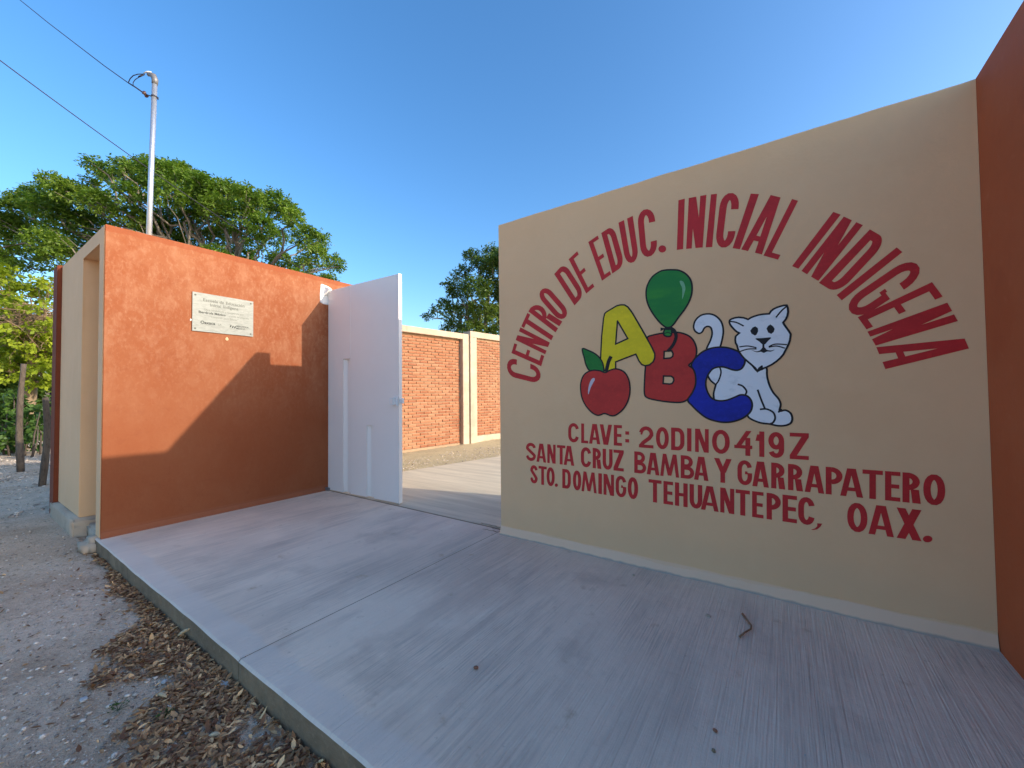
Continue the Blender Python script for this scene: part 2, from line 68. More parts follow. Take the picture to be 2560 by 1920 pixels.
BIG_TREE=[([-22.75, 1.58, 8.3], 0.563), ([-22.28, 1.9, 8.51], 0.563), ([-20.7, 2.06, 8.32], 0.457), ([-19.4, 2.22, 8.51], 0.35), ([-18.24, 2.3, 7.92], 0.444), ([-19.96, 2.17, 7.76], 0.594), ([-19.23, 2.74, 8.05], 0.522), ([-17.45, 2.82, 7.59], 0.416), ([-17.47, 2.79, 8.7], 0.278), ([-20.67, 3.56, 9.9], 0.333), ([-19.24, 3.46, 9.22], 0.25), ([-18.29, 2.82, 8.43], 0.231), ([-18.72, 3.17, 8.09], 0.42), ([-23.1, 1.89, 7.76], 0.63), ([-23.27, 1.53, 7.69], 0.491), ([-23.52, 1.19, 7.77], 0.648), ([-22.05, 0.8, 6.73], 0.595), ([-19.79, 2.64, 7.34], 0.607), ([-19.91, 3.13, 7.54], 0.629), ([-18.77, 2.01, 6.37], 0.487), ([-21.41, 1.76, 6.34], 0.584), ([-19.29, 2.33, 6.07], 0.508), ([-21.16, 2.93, 6.92], 0.489), ([-16.88, 3.24, 8.72], 0.251), ([-18.81, 3.83, 9.52], 0.377), ([-19.14, 4.2, 9.73], 0.423), ([-16.4, 4.08, 8.76], 0.461), ([-18.15, 4.96, 9.67], 0.523), ([-17.62, 5.26, 9.31], 0.489), ([-15.52, 4.05, 7.77], 0.483), ([-18.6, 4.09, 8.85], 0.474), ([-16.47, 3.35, 7.77], 0.357), ([-16.45, 4.93, 8.07], 0.532), ([-15.17, 5.58, 8.39], 0.36), ([-15.17, 4.86, 8.24], 0.43), ([-15.17, 5.24, 8.3], 0.411), ([-16.93, 5.54, 8.52], 0.547), ([-15.73, 4.82, 8.5], 0.41), ([-13.81, 5.63, 7.78], 0.397), ([-17.33, 4.9, 9.47], 0.347), ([-17.41, 4.07, 9.24], 0.391), ([-15.96, 6.18, 8.65], 0.482), ([-14.97, 5.12, 7.53], 0.49), ([-14.58, 5.65, 7.36], 0.557), ([-15.37, 6.59, 8.39], 0.418), ([-14.1, 6.55, 8.05], 0.456), ([-13.83, 6.74, 7.78], 0.396), ([-13.81, 5.93, 7.01], 0.433), ([-12.29, 6.27, 6.95], 0.303), ([-15.26, 7.12, 7.35], 0.362), ([-12.21, 6.56, 6.45], 0.392), ([-13.79, 7.85, 7.1], 0.389), ([-12.67, 7.14, 6.09], 0.385), ([-13.55, 8.37, 6.4], 0.297), ([-12.1, 7.64, 5.81], 0.149), ([-14.47, 7.7, 6.24], 0.412), ([-14.17, 6.72, 6.13], 0.399), ([-13.94, 5.87, 6.51], 0.318), ([-16.29, 5.82, 7.15], 0.557), ([-16.77, 5.27, 7.51], 0.597), ([-17.5, 4.8, 7.67], 0.598), ([-17.45, 4.15, 7.29], 0.573), ([-17.16, 3.59, 7.28], 0.503), ([-15.54, 6.04, 6.35], 0.468), ([-14.61, 5.01, 5.87], 0.421), ([-17.2, 5.06, 6.69], 0.552), ([-17.82, 4.46, 6.65], 0.546), ([-17.83, 3.64, 6.41], 0.445), ([-15.19, 6.79, 5.92], 0.418), ([-12.68, 6.62, 5.16], 0.429), ([-12.42, 7.41, 5.31], 0.298), ([-14.96, 6.96, 5.33], 0.482), ([-14.8, 5.75, 5.31], 0.52), ([-16.94, 5.33, 5.71], 0.633), ([-17.77, 4.45, 5.51], 0.621), ([-20.08, 3.89, 6.06], 0.659), ([-24.18, 1.24, 6.45], 0.665)]
REAR_TREE=[([-9.69, 12.79, 7.31], 0.268), ([-9.62, 13.16, 7.2], 0.327), ([-8.62, 11.48, 6.35], 0.256), ([-8.98, 13.25, 7.09], 0.535), ([-10.58, 12.64, 7.25], 0.329), ([-9.41, 11.84, 6.4], 0.437), ([-9.3, 12.46, 6.62], 0.485), ([-10.14, 11.63, 6.25], 0.273), ([-11.37, 12.52, 6.53], 0.224), ([-10.33, 10.93, 5.58], 0.231), ([-10.13, 11.38, 5.42], 0.403), ([-8.86, 10.8, 5.24], 0.495), ([-9.22, 12.07, 5.57], 0.54), ([-11.13, 11.54, 5.2], 0.211), ([-12.05, 12.02, 5.08], 0.242), ([-12.31, 11.81, 4.82], 0.167), ([-10.25, 11.06, 4.61], 0.398), ([-11.04, 12.9, 5.01], 0.525), ([-8.99, 11.41, 4.51], 0.515), ([-9.77, 13.18, 4.73], 0.546), ([-8.06, 11.88, 6.37], 0.64), ([-8.5, 12.51, 5.25], 0.673), ([-7.33, 12.08, 6.28], 0.786), ([-8.44, 14.2, 5.4], 0.916), ([-11.29, 12.18, 4.26], 0.437), ([-9.28, 11.06, 3.76], 0.478), ([-9.26, 12.48, 3.78], 0.517), ([-6.89, 13.06, 5.71], 0.817)]
LIME_TREE=[([-20.04, 1.58, 4.85], 0.421), ([-19.77, 1.88, 5.06], 0.337), ([-18.36, 1.98, 4.92], 0.225), ([-20.27, 2.15, 4.86], 0.337), ([-19.71, 1.41, 4.45], 0.281), ([-18.97, 2.21, 5.26], 0.14), ([-19.27, 1.32, 3.16], 0.421), ([-18.74, 1.57, 3.26], 0.421), ([-18.86, 1.86, 3.43], 0.365), ([-18.91, 2.1, 3.46], 0.309), ([-21.41, 1.55, 2.88], 0.477), ([-20.81, 1.88, 3.0], 0.477), ([-19.37, 2.08, 2.99], 0.421), ([-20.51, 1.25, 3.0], 0.562), ([-21.49, 0.98, 3.3], 0.702), ([-21.97, 0.99, 4.68], 0.702), ([-20.01, 1.38, 2.35], 0.421), ([-20.64, 1.83, 2.52], 0.421), ([-19.24, 2.03, 2.34], 0.365), ([-19.88, 1.98, 2.04], 0.281), ([-19.86, 2.27, 1.98], 0.309), ([-18.93, 2.39, 3.75], 0.562), ([-19.4, 2.47, 2.76], 0.562), ([-20.98, 1.32, 5.39], 0.337), ([-19.39, 1.07, 5.31], 0.421)]
LIME_FRONT=[([-18.59, 1.18, 4.14], 0.19), ([-17.78, 1.81, 4.2], 0.166), ([-18.28, 1.53, 4.1], 0.166), ([-18.09, 1.66, 3.63], 0.166), ([-18.52, 1.26, 3.5], 0.19), ([-17.74, 1.91, 3.62], 0.142), ([-18.79, 1.45, 4.45], 0.19)]
HEDGE=[([-19.56, 1.28, 1.59], 0.181), ([-18.45, 1.39, 1.65], 0.181), ([-18.63, 1.3, 1.3], 0.259), ([-18.42, 1.5, 1.24], 0.259), ([-19.26, 1.26, 1.0], 0.31), ([-18.76, 1.72, 1.16], 0.181), ([-19.36, 1.51, 0.86], 0.336), ([-18.18, 1.63, 0.83], 0.285), ([-19.3, 1.28, 0.52], 0.336), ([-18.37, 1.47, 0.48], 0.336), ([-18.79, 1.77, 0.44], 0.259), ([-17.71, 1.78, 0.72], 0.181), ([-19.9, 1.05, 0.87], 0.517), ([-18.23, 1.75, 1.11], 0.181), ([-19.23, 1.35, 0.15], 0.31), ([-18.54, 1.6, 0.23], 0.259), ([-17.79, 1.82, 1.12], 0.155)]
THICKET=[([-26.32, 0.1, 4.51], 0.633), ([-25.55, 0.11, 3.8], 0.633), ([-25.56, 0.12, 3.19], 0.633), ([-26.43, 0.13, 2.61], 0.633), ([-26.35, 0.14, 1.97], 0.633), ([-26.99, 0.15, 1.34], 0.633), ([-25.57, 0.15, 0.73], 0.633), ([-26.53, 0.17, 0.07], 0.633), ([-25.84, 0.43, 4.5], 0.633), ([-26.04, 0.44, 3.88], 0.633), ([-26.28, 0.45, 3.26], 0.633), ([-25.94, 0.45, 2.6], 0.633), ([-26.02, 0.47, 1.97], 0.633), ([-25.91, 0.47, 1.34], 0.633), ([-26.14, 0.49, 0.7], 0.633), ([-25.52, 0.48, 0.09], 0.633), ([-25.47, 0.75, 4.51], 0.633), ([-25.69, 0.77, 3.89], 0.633), ([-24.89, 0.75, 3.19], 0.633), ([-26.26, 0.8, 2.63], 0.633), ([-25.86, 0.8, 1.97], 0.633), ([-26.23, 0.82, 1.33], 0.633), ([-25.12, 0.79, 0.71], 0.633), ([-25.39, 0.81, 0.07], 0.633), ([-24.51, 1.05, 4.44], 0.633), ([-24.17, 1.05, 3.79], 0.633), ([-24.14, 1.06, 3.17], 0.633), ([-24.53, 1.08, 2.57], 0.633), ([-25.57, 1.14, 1.97], 0.633), ([-24.42, 1.09, 1.33], 0.633), ([-25.31, 1.14, 0.68], 0.633), ([-24.59, 1.12, 0.08], 0.633), ([-23.73, 1.35, 4.4], 0.633), ([-23.95, 1.38, 3.8], 0.633), ([-24.76, 1.43, 3.24], 0.633), ([-24.48, 1.42, 2.58], 0.633), ([-24.57, 1.44, 1.95], 0.633), ([-24.43, 1.44, 1.32], 0.633), ([-24.15, 1.43, 0.7], 0.633), ([-24.52, 1.46, 0.05], 0.633), ([-24.64, 1.77, 4.56], 0.633), ([-23.5, 1.69, 3.8], 0.633), ([-24.37, 1.76, 3.24], 0.633), ([-23.61, 1.72, 2.56], 0.633), ([-23.53, 1.72, 1.94], 0.633), ([-23.75, 1.74, 1.32], 0.633), ([-23.4, 1.73, 0.7], 0.633), ([-24.76, 1.84, 0.0], 0.633), ([-23.28, 2.02, 4.45], 0.633), ([-23.0, 2.01, 3.79], 0.633), ([-22.74, 1.99, 3.15], 0.633), ([-22.84, 2.01, 2.54], 0.633), ([-23.1, 2.04, 1.93], 0.633), ([-23.43, 2.08, 1.31], 0.633), ([-23.74, 2.11, 0.67], 0.633), ([-24.35, 2.18, -0.01], 0.633)]
DRY=[([-19.49, 1.4, 4.04], 0.49), ([-18.88, 1.81, 3.91], 0.429), ([-19.2, 1.61, 3.55], 0.368), ([-18.58, 2.02, 4.03], 0.245)]

random.seed(11)
rng = np.random.default_rng(7)
XO, YM, H, YF = -6.0414, 3.4986, 3.362, 1.046
XM, XR, HO = -2.5472, 0.9898, 3.392

# ---------------------------------------------------------------- materials
def mat(name, base, rough=0.85, noise=None, bump=None, spec=0.3, metallic=0.0, stretch=(1, 1, 1), extra=None):
    """noise: list of (scale, colour, lo, hi, amount) layers mixed over base by position; bump: list of (scale, strength, stretch)"""
    m = bpy.data.materials.new(name); m.use_nodes = True
    t = m.node_tree; N = t.nodes; L = t.links
    b = N['Principled BSDF']
    b.inputs['Roughness'].default_value = rough
    b.inputs['Metallic'].default_value = metallic
    b.inputs['Specular IOR Level'].default_value = spec
    geo = N.new('ShaderNodeNewGeometry')
    def coords(st):
        mp = N.new('ShaderNodeMapping'); mp.inputs['Scale'].default_value = st
        L.new(geo.outputs['Position'], mp.inputs['Vector']); return mp.outputs[0]
    cur = None
    rgb = N.new('ShaderNodeRGB'); rgb.outputs[0].default_value = (*base, 1); cur = rgb.outputs[0]
    for i, (sc, c, lo, hi, amt, *st) in enumerate(noise or []):
        n = N.new('ShaderNodeTexNoise'); n.inputs['Scale'].default_value = sc; n.inputs['Detail'].default_value = 6
        n.inputs['Roughness'].default_value = 0.6
        L.new(coords(st[0] if st else stretch), n.inputs['Vector'])
        mr = N.new('ShaderNodeMapRange'); mr.inputs['From Min'].default_value = lo; mr.inputs['From Max'].default_value = hi
        mr.inputs['To Max'].default_value = amt
        L.new(n.outputs['Fac'], mr.inputs['Value'])
        fac = mr.outputs[0]
        if len(st) > 1:                       # the layer comes and goes in patches
            k = N.new('ShaderNodeTexNoise'); k.inputs['Scale'].default_value = st[1]; k.inputs['Detail'].default_value = 4
            L.new(coords((1, .55, 1)), k.inputs['Vector'])
            kr = N.new('ShaderNodeMapRange'); kr.inputs['From Min'].default_value = .42; kr.inputs['From Max'].default_value = .62
            L.new(k.outputs['Fac'], kr.inputs['Value'])
            mu = N.new('ShaderNodeMath'); mu.operation = 'MULTIPLY'; L.new(fac, mu.inputs[0]); L.new(kr.outputs[0], mu.inputs[1]); fac = mu.outputs[0]
        mx = N.new('ShaderNodeMix'); mx.data_type = 'RGBA'
        L.new(fac, mx.inputs['Factor']); L.new(cur, mx.inputs['A']); mx.inputs['B'].default_value = (*c, 1)
        cur = mx.outputs['Result']
    if extra: cur = extra(t, cur, coords)
    L.new(cur, b.inputs['Base Color'])
    prev = None
    for sc, strength, dist, st in bump or []:
        n = N.new('ShaderNodeTexNoise'); n.inputs['Scale'].default_value = sc; n.inputs['Detail'].default_value = 5
        L.new(coords(st), n.inputs['Vector'])
        bp = N.new('ShaderNodeBump'); bp.inputs['Strength'].default_value = strength; bp.inputs['Distance'].default_value = dist
        L.new(n.outputs['Fac'], bp.inputs['Height'])
        if prev: L.new(prev, bp.inputs['Normal'])
        prev = bp.outputs[0]
    if prev: L.new(prev, b.inputs['Normal'])
    return m

def zband(z0, z1, colr, amt, wob=0.02, scale=3.0, soft=0.006):
    """paint differs between two heights (old coat, run-off, splash line)"""
    def f(t, cur, coords):
        N, L = t.nodes, t.links
        n = N.new('ShaderNodeTexNoise'); n.inputs['Scale'].default_value = scale; n.inputs['Detail'].default_value = 3
        L.new(coords((1, 1, 0.3)), n.inputs['Vector'])
        sep = N.new('ShaderNodeSeparateXYZ'); L.new(coords((1, 1, 1)), sep.inputs[0])
        ma = N.new('ShaderNodeMath'); ma.operation = 'MULTIPLY_ADD'; ma.inputs[1].default_value = wob * 2; 
        L.new(n.outputs['Fac'], ma.inputs[0]); L.new(sep.outputs['Z'], ma.inputs[2])
        a = N.new('ShaderNodeMapRange'); a.inputs['From Min'].default_value = z0 + wob - soft; a.inputs['From Max'].default_value = z0 + wob + soft
        L.new(ma.outputs[0], a.inputs['Value'])
        b = N.new('ShaderNodeMapRange'); b.inputs['From Min'].default_value = z1 + wob + soft; b.inputs['From Max'].default_value = z1 + wob - soft
        L.new(ma.outputs[0], b.inputs['Value'])
        mu = N.new('ShaderNodeMath'); mu.operation = 'MULTIPLY'; L.new(a.outputs[0], mu.inputs[0]); L.new(b.outputs[0], mu.inputs[1])
        m2 = N.new('ShaderNodeMath'); m2.operation = 'MULTIPLY'; m2.inputs[1].default_value = amt; L.new(mu.outputs[0], m2.inputs[0])
        mx = N.new('ShaderNodeMix'); mx.data_type = 'RGBA'
        L.new(m2.outputs[0], mx.inputs['Factor']); L.new(cur, mx.inputs['A']); mx.inputs['B'].default_value = (*colr, 1)
        return mx.outputs['Result']
    return f

def sunlit_mottle(layers, z0, z1):
    """pale mottling of the coat; the height mask paints in the paler sunlit upper part"""
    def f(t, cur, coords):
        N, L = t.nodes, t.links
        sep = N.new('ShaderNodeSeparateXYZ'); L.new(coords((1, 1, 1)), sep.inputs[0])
        zm = N.new('ShaderNodeMapRange'); zm.inputs['From Min'].default_value = z0; zm.inputs['From Max'].default_value = z1; zm.inputs['To Min'].default_value = .12  # height fade puts the sunlit zone's paleness into the wall colour
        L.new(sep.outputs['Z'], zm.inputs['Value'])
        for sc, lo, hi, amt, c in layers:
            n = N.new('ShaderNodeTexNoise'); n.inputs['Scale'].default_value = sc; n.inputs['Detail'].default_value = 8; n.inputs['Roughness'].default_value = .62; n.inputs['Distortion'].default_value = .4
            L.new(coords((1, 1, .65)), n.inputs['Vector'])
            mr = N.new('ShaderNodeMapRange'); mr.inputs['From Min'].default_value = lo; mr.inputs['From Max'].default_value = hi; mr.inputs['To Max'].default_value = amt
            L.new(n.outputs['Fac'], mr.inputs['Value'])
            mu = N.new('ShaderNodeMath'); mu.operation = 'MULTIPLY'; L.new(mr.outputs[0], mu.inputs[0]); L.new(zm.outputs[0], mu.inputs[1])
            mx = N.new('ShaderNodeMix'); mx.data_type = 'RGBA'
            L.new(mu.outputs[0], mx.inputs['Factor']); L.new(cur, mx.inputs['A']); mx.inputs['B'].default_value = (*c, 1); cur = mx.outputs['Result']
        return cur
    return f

def both(*fs):
    def f(t, cur, coords):
        for g in fs: cur = g(t, cur, coords)
        return cur
    return f

def streaks(z_top, length, colr, amt):
    """paint runs below a wall's top"""
    def f(t, cur, coords):
        N, L = t.nodes, t.links
        n = N.new('ShaderNodeTexNoise'); n.inputs['Scale'].default_value = 9; n.inputs['Detail'].default_value = 2
        L.new(coords((1, 1, 0.05)), n.inputs['Vector'])
        g = N.new('ShaderNodeTexNoise'); g.inputs['Scale'].default_value = 0.9; L.new(coords((1, 1, 0.1)), g.inputs['Vector'])
        s1 = N.new('ShaderNodeMapRange'); s1.inputs['From Min'].default_value = .52; s1.inputs['From Max'].default_value = .66; L.new(n.outputs['Fac'], s1.inputs['Value'])
        s2 = N.new('ShaderNodeMapRange'); s2.inputs['From Min'].default_value = .48; s2.inputs['From Max'].default_value = .62; L.new(g.outputs['Fac'], s2.inputs['Value'])
        sep = N.new('ShaderNodeSeparateXYZ'); L.new(coords((1, 1, 1)), sep.inputs[0])
        s3 = N.new('ShaderNodeMapRange'); s3.inputs['From Min'].default_value = z_top - length; s3.inputs['From Max'].default_value = z_top; L.new(sep.outputs['Z'], s3.inputs['Value'])
        a = N.new('ShaderNodeMath'); a.operation = 'MULTIPLY'; L.new(s1.outputs[0], a.inputs[0]); L.new(s2.outputs[0], a.inputs[1])
        b = N.new('ShaderNodeMath'); b.operation = 'MULTIPLY'; L.new(a.outputs[0], b.inputs[0]); L.new(s3.outputs[0], b.inputs[1])
        c = N.new('ShaderNodeMath'); c.operation = 'MULTIPLY'; c.inputs[1].default_value = amt; L.new(b.outputs[0], c.inputs[0])
        mx = N.new('ShaderNodeMix'); mx.data_type = 'RGBA'
        L.new(c.outputs[0], mx.inputs['Factor']); L.new(cur, mx.inputs['A']); mx.inputs['B'].default_value = (*colr, 1)
        return mx.outputs['Result']
    return f

STUCCO = [(1.6, .45, .035, (1, 1, 1)), (7, .3, .008, (1, 1, .6)), (45, .35, .004, (1, 1, 1)), (220, .3, .001, (1, 1, 1))]
M = {}
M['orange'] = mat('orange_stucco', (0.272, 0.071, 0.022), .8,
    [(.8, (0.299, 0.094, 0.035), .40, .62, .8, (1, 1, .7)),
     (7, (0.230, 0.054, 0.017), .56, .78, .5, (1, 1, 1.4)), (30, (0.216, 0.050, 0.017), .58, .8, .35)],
    STUCCO, extra=both(sunlit_mottle([(2.2, .46, .66, .5, (0.368, 0.158, 0.077)), (9, .48, .72, .5, (0.405, 0.182, 0.096)), (30, .5, .7, .45, (0.405, 0.192, 0.105)), (26, .58, .76, .4, (0.249, 0.063, 0.021))], 1.1, 2.5), zband(-.05, .09, (0.295, 0.096, 0.043), .8, .012), zband(3.32, 3.6, (0.276, 0.069, 0.023), .75, .04, 7), streaks(3.38, .55, (0.263, 0.067, 0.025), .85)))
M['orange2'] = mat('red_brown_stucco', (0.463, 0.095, 0.025), .75,
    [(1.5, (0.525, 0.125, 0.041), .45, .7, .6), (4, (0.375, 0.072, 0.021), .55, .75, .45), (14, (0.550, 0.158, 0.069), .6, .8, .35)], STUCCO, spec=.4)
M['orange3'] = mat('dark_terracotta_stucco', (.17, .038, .014), .85, [(2, (.21, .052, .022), .45, .7, .6)], STUCCO)
M['tan'] = mat('tan_stucco', (0.769, 0.493, 0.275), .85,
    [(1.3, (0.698, 0.434, 0.239), .45, .7, .5), (7, (0.818, 0.535, 0.321), .5, .75, .35, (1, 1, .4))], STUCCO)
M['mural'] = mat('mural_stucco', (0.856, 0.517, 0.275), .82,
    [(.9, (0.786, 0.464, 0.242), .4, .7, .6), (5, (0.880, 0.560, 0.304), .52, .78, .35)], STUCCO,
    extra=both(zband(.08, .30, (.70, .47, .28), .22, .10, 5, .07), zband(-.1, .085, (0.880, 0.570, 0.376), .9, .012, 4), zband(-.1, .012, (0.347, 0.306, 0.270), .8, .01, 12)))
def edge_band(t, cur, coords):
    """strip trowelled smooth along the street edge"""
    N, L = t.nodes, t.links
    n = N.new('ShaderNodeTexNoise'); n.inputs['Scale'].default_value = 5; n.inputs['Detail'].default_value = 6; L.new(coords((1, 1, 1)), n.inputs['Vector'])
    sep = N.new('ShaderNodeSeparateXYZ'); L.new(coords((1, 1, 1)), sep.inputs[0])
    ma = N.new('ShaderNodeMath'); ma.operation = 'MULTIPLY_ADD'; ma.inputs[1].default_value = .12; L.new(n.outputs['Fac'], ma.inputs[0]); L.new(sep.outputs['Y'], ma.inputs[2])
    a = N.new('ShaderNodeMapRange'); a.inputs['From Min'].default_value = 1.265; a.inputs['From Max'].default_value = 1.225; a.inputs['To Max'].default_value = .7; L.new(ma.outputs[0], a.inputs['Value'])
    k = N.new('ShaderNodeTexNoise'); k.inputs['Scale'].default_value = 2; k.inputs['Detail'].default_value = 6; L.new(coords((1, 1, 1)), k.inputs['Vector'])
    rp = N.new('ShaderNodeMix'); rp.data_type = 'RGBA'; rp.inputs['A'].default_value = (.60, .505, .42, 1); rp.inputs['B'].default_value = (.84, .70, .575, 1); L.new(k.outputs['Fac'], rp.inputs['Factor'])
    mx = N.new('ShaderNodeMix'); mx.data_type = 'RGBA'; L.new(a.outputs[0], mx.inputs['Factor']); L.new(cur, mx.inputs['A']); L.new(rp.outputs['Result'], mx.inputs['B'])
    return mx.outputs['Result']
M['concrete'] = mat('broomed_concrete', (0.758, 0.582, 0.444), .9,
    [(.45, (0.880, 0.701, 0.532), .42, .60, .7), (.9, (0.558, 0.435, 0.338), .48, .66, .6, (1.2, .7, 1)), (1.0, (0.532, 0.412, 0.324), .52, .68, .5, (5, .8, 1)), (1.0, (0.880, 0.723, 0.560), .54, .68, .5, (8, 1.1, 1), 1.3),
     (1.0, (0.479, 0.373, 0.294), .50, .66, .6, (45, 1.2, 1), 1.1), (1.0, (0.439, 0.345, 0.270), .48, .64, .6, (130, 2.6, 1), 1.7), (1.0, (0.880, 0.791, 0.618), .58, .70, .5, (95, 1.8, 1), .9),
     (4.5, (0.880, 0.723, 0.565), .60, .76, .5, (1, .5, 1)), (5, (0.452, 0.288, 0.165), .63, .75, .6), (17, (0.412, 0.282, 0.184), .65, .75, .55), (60, (0.292, 0.209, 0.159), .68, .75, .7), (1.2, (0.439, 0.328, 0.251), .58, .70, .45)],
    [(1.0, .9, .008, (130, 2, 1)), (1.0, .6, .006, (45, 1, 1)), (3, .3, .03, (1, 1, 1)), (14, .4, .010, (1, 1, 1)), (90, .5, .003, (1, 1, 1))], extra=edge_band)
M['concrete_smooth'] = mat('trowelled_concrete', (.56, .515, .47), .85,
    [(.6, (.68, .63, .575), .42, .6, .7), (2, (.42, .385, .35), .48, .68, .65), (1.0, (.42, .385, .355), .5, .7, .5, (20, .9, 1)), (9, (.40, .365, .335), .52, .72, .6), (30, (.30, .26, .22), .62, .74, .5)],
    [(6, .4, .02, (1, 1, 1)), (90, .5, .003, (1, 1, 1))])
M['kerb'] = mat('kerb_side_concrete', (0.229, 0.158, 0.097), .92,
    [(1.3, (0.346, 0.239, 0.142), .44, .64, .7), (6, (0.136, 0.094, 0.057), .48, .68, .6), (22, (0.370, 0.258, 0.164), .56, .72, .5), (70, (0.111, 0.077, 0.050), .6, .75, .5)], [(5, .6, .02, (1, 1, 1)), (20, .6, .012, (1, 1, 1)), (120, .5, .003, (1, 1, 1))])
M['yard_concrete'] = mat('yard_concrete', (0.578, 0.485, 0.344), .9,
    [(1.0, (0.742, 0.631, 0.451), .4, .65, .8, (.5, 7, 1)), (1.0, (0.454, 0.376, 0.268), .5, .75, .6, (1.2, 22, 1)), (8, (0.413, 0.327, 0.220), .6, .8, .4)],
    [(1.0, .6, .005, (3, 120, 1)), (90, .3, .002, (1, 1, 1))])
M['cement'] = mat('grey_cement', (0.454, 0.354, 0.260), .9,
    [(2.5, (0.567, 0.442, 0.321), .4, .65, .8), (11, (0.319, 0.248, 0.184), .55, .78, .6), (3, (0.272, 0.212, 0.161), .58, .72, .4, (1, 1, .25))], [(8, .4, .012, (1, 1, 1)), (90, .4, .003, (1, 1, 1))])
M['mortar'] = mat('mortar', (0.389, 0.261, 0.167), .95, [(12, (0.302, 0.193, 0.119), .4, .7, .6)], [(60, .5, .005, (1, 1, 1))])
def brick_mat(i, c):
    return mat('brick_clay', c, .9, [(3, (c[0] * 1.15, c[1] * 1.3, c[2] * 1.4), .42, .7, .7), (18, (c[0] * .75, c[1] * .65, c[2] * .6), .5, .75, .6), (1.1, (0.389, 0.215, 0.119), .5, .75, .5)],
               [(30, .6, .008, (1, 1, 1)), (150, .5, .002, (1, 1, 1))])
M['brick'] = [brick_mat(0, (.34, .135, .066)), brick_mat(1, (.30, .112, .056)), brick_mat(2, (.37, .16, .083))]
M['white_metal'] = mat('white_gate_paint', (0.880, 0.807, 0.736), .42, [(1.5, (0.843, 0.760, 0.693), .4, .7, .6)], [(3, .08, .01, (1, 1, 1))], spec=.5)
M['white'] = mat('white_enamel', (.80, .79, .76), .6, [(20, (.62, .6, .56), .5, .8, .5)], [(40, .3, .004, (1, 1, 1))])
M['galv'] = mat('galvanised_steel', (.62, .62, .64), .38, [(20, (.5, .5, .53), .4, .7, .6)], metallic=.75, spec=.5)
M['dark_metal'] = mat('dark_wire', (.035, .033, .045), .6)
M['grey_metal'] = mat('grey_cast_metal', (.22, .21, .21), .5, metallic=.4)
M['porcelain'] = mat('brown_insulator', (.10, .05, .035), .3, spec=.6)
M['dirt'] = mat('packed_dirt', (0.648, 0.461, 0.316), .95,
    [(.5, (0.794, 0.582, 0.412), .42, .62, .8), (1.6, (0.470, 0.314, 0.201), .48, .66, .75), (5, (0.745, 0.550, 0.392), .52, .68, .6), (9, (0.437, 0.294, 0.191), .54, .70, .6), (28, (0.356, 0.243, 0.166), .54, .68, .65), (55, (0.880, 0.730, 0.532), .58, .70, .6), (120, (0.292, 0.198, 0.136), .58, .68, .7), (160, (0.880, 0.806, 0.603), .62, .70, .8)],
    [(4, .5, .05, (1, 1, 1)), (22, .8, .03, (1, 1, 1)), (60, .9, .015, (1, 1, 1)), (160, 1.0, .008, (1, 1, 1))])
M['yard_dirt'] = mat('yard_gravel', (0.499, 0.405, 0.240), .95,
    [(2, (0.595, 0.483, 0.283), .4, .65, .8), (14, (0.332, 0.269, 0.163), .52, .7, .6), (70, (0.693, 0.588, 0.392), .58, .7, .7)],
    [(30, .8, .03, (1, 1, 1)), (120, .8, .008, (1, 1, 1))])
def plain(name, c, rough=.7, n=.16):
    return mat(name, c, rough, [(3, tuple(v * (1 - n * 1.5) for v in c), .42, .66, .8, (1, 1, 2.5)), (30, tuple(min(1, v * (1 + n * 1.4)) for v in c), .5, .75, .6), (70, tuple(min(1, v * (1 - n * 2)) for v in c), .6, .75, .6)], [(45, .3, .003, (1, 1, 1)), (220, .3, .001, (1, 1, 1))])
M['red_paint'] = plain('red_letter_paint', (.58, .026, .026), .6, .12)
M['red_paint2'] = plain('red_mural_paint', (.58, .038, .028), .6, .14)
M['yellow_paint'] = plain('yellow_mural_paint', (.84, .62, .012), .6, .10)
M['blue_paint'] = plain('blue_mural_paint', (.010, .022, .36), .55, .25)
M['green_paint'] = mat('green_mural_paint', (.016, .20, .035), .55, [(2.2, (.05, .29, .03), .45, .7, .9, (1, 1, 3))], [(45, .3, .003, (1, 1, 1))])
M['green_paint2'] = plain('green_leaf_paint', (.02, .19, .03), .6, .3)
M['cat_white'] = mat('white_mural_paint', (.83, .80, .80), .65, [(9, (.52, .53, .54), .57, .74, .6, (1, 1, 2)), (40, (.8, .8, .82), .5, .7, .5)], [(45, .3, .003, (1, 1, 1))])
M['black_paint'] = plain('black_line_paint', (.014, .009, .010), .55)
M['pale_green'] = plain('pale_green_paint', (.22, .48, .25), .6)
M['pale_pink'] = plain('pale_highlight_paint', (.66, .55, .58), .6)
M['plaque'] = mat('brushed_aluminium_plaque', (0.323, 0.319, 0.273), .5, [(14, (0.242, 0.240, 0.204), .42, .66, .8, (1, 1, 3)), (50, (0.403, 0.399, 0.355), .55, .75, .8, (1, 1, 4))],
                  [(18, .3, .004, (1, 1, 3))], metallic=0, spec=.3)
M['plaque_text'] = plain('engraved_grey', (.15, .15, .12), .7)
M['plaque_text_dark'] = plain('engraved_dark', (.07, .07, .06), .7)
M['bark'] = mat('weathered_post_bark', (0.105, 0.077, 0.056), .95, [(3, (0.155, 0.124, 0.093), .42, .66, .8, (3, 3, .7)), (10, (0.043, 0.031, 0.025), .5, .7, .8, (3, 3, 1))], [(8, .9, .03, (3, 3, .6)), (60, .5, .006, (1, 1, 1))])
M['limb'] = mat('pale_limb_bark', (.24, .20, .155), .95, [(5, (.12, .095, .07), .45, .7, .8)], [(20, .6, .02, (1, 1, 1))])
M['dry'] = mat('dry_twigs', (.30, .21, .13), .95, [(5, (.2, .13, .08), .45, .7, .8)])
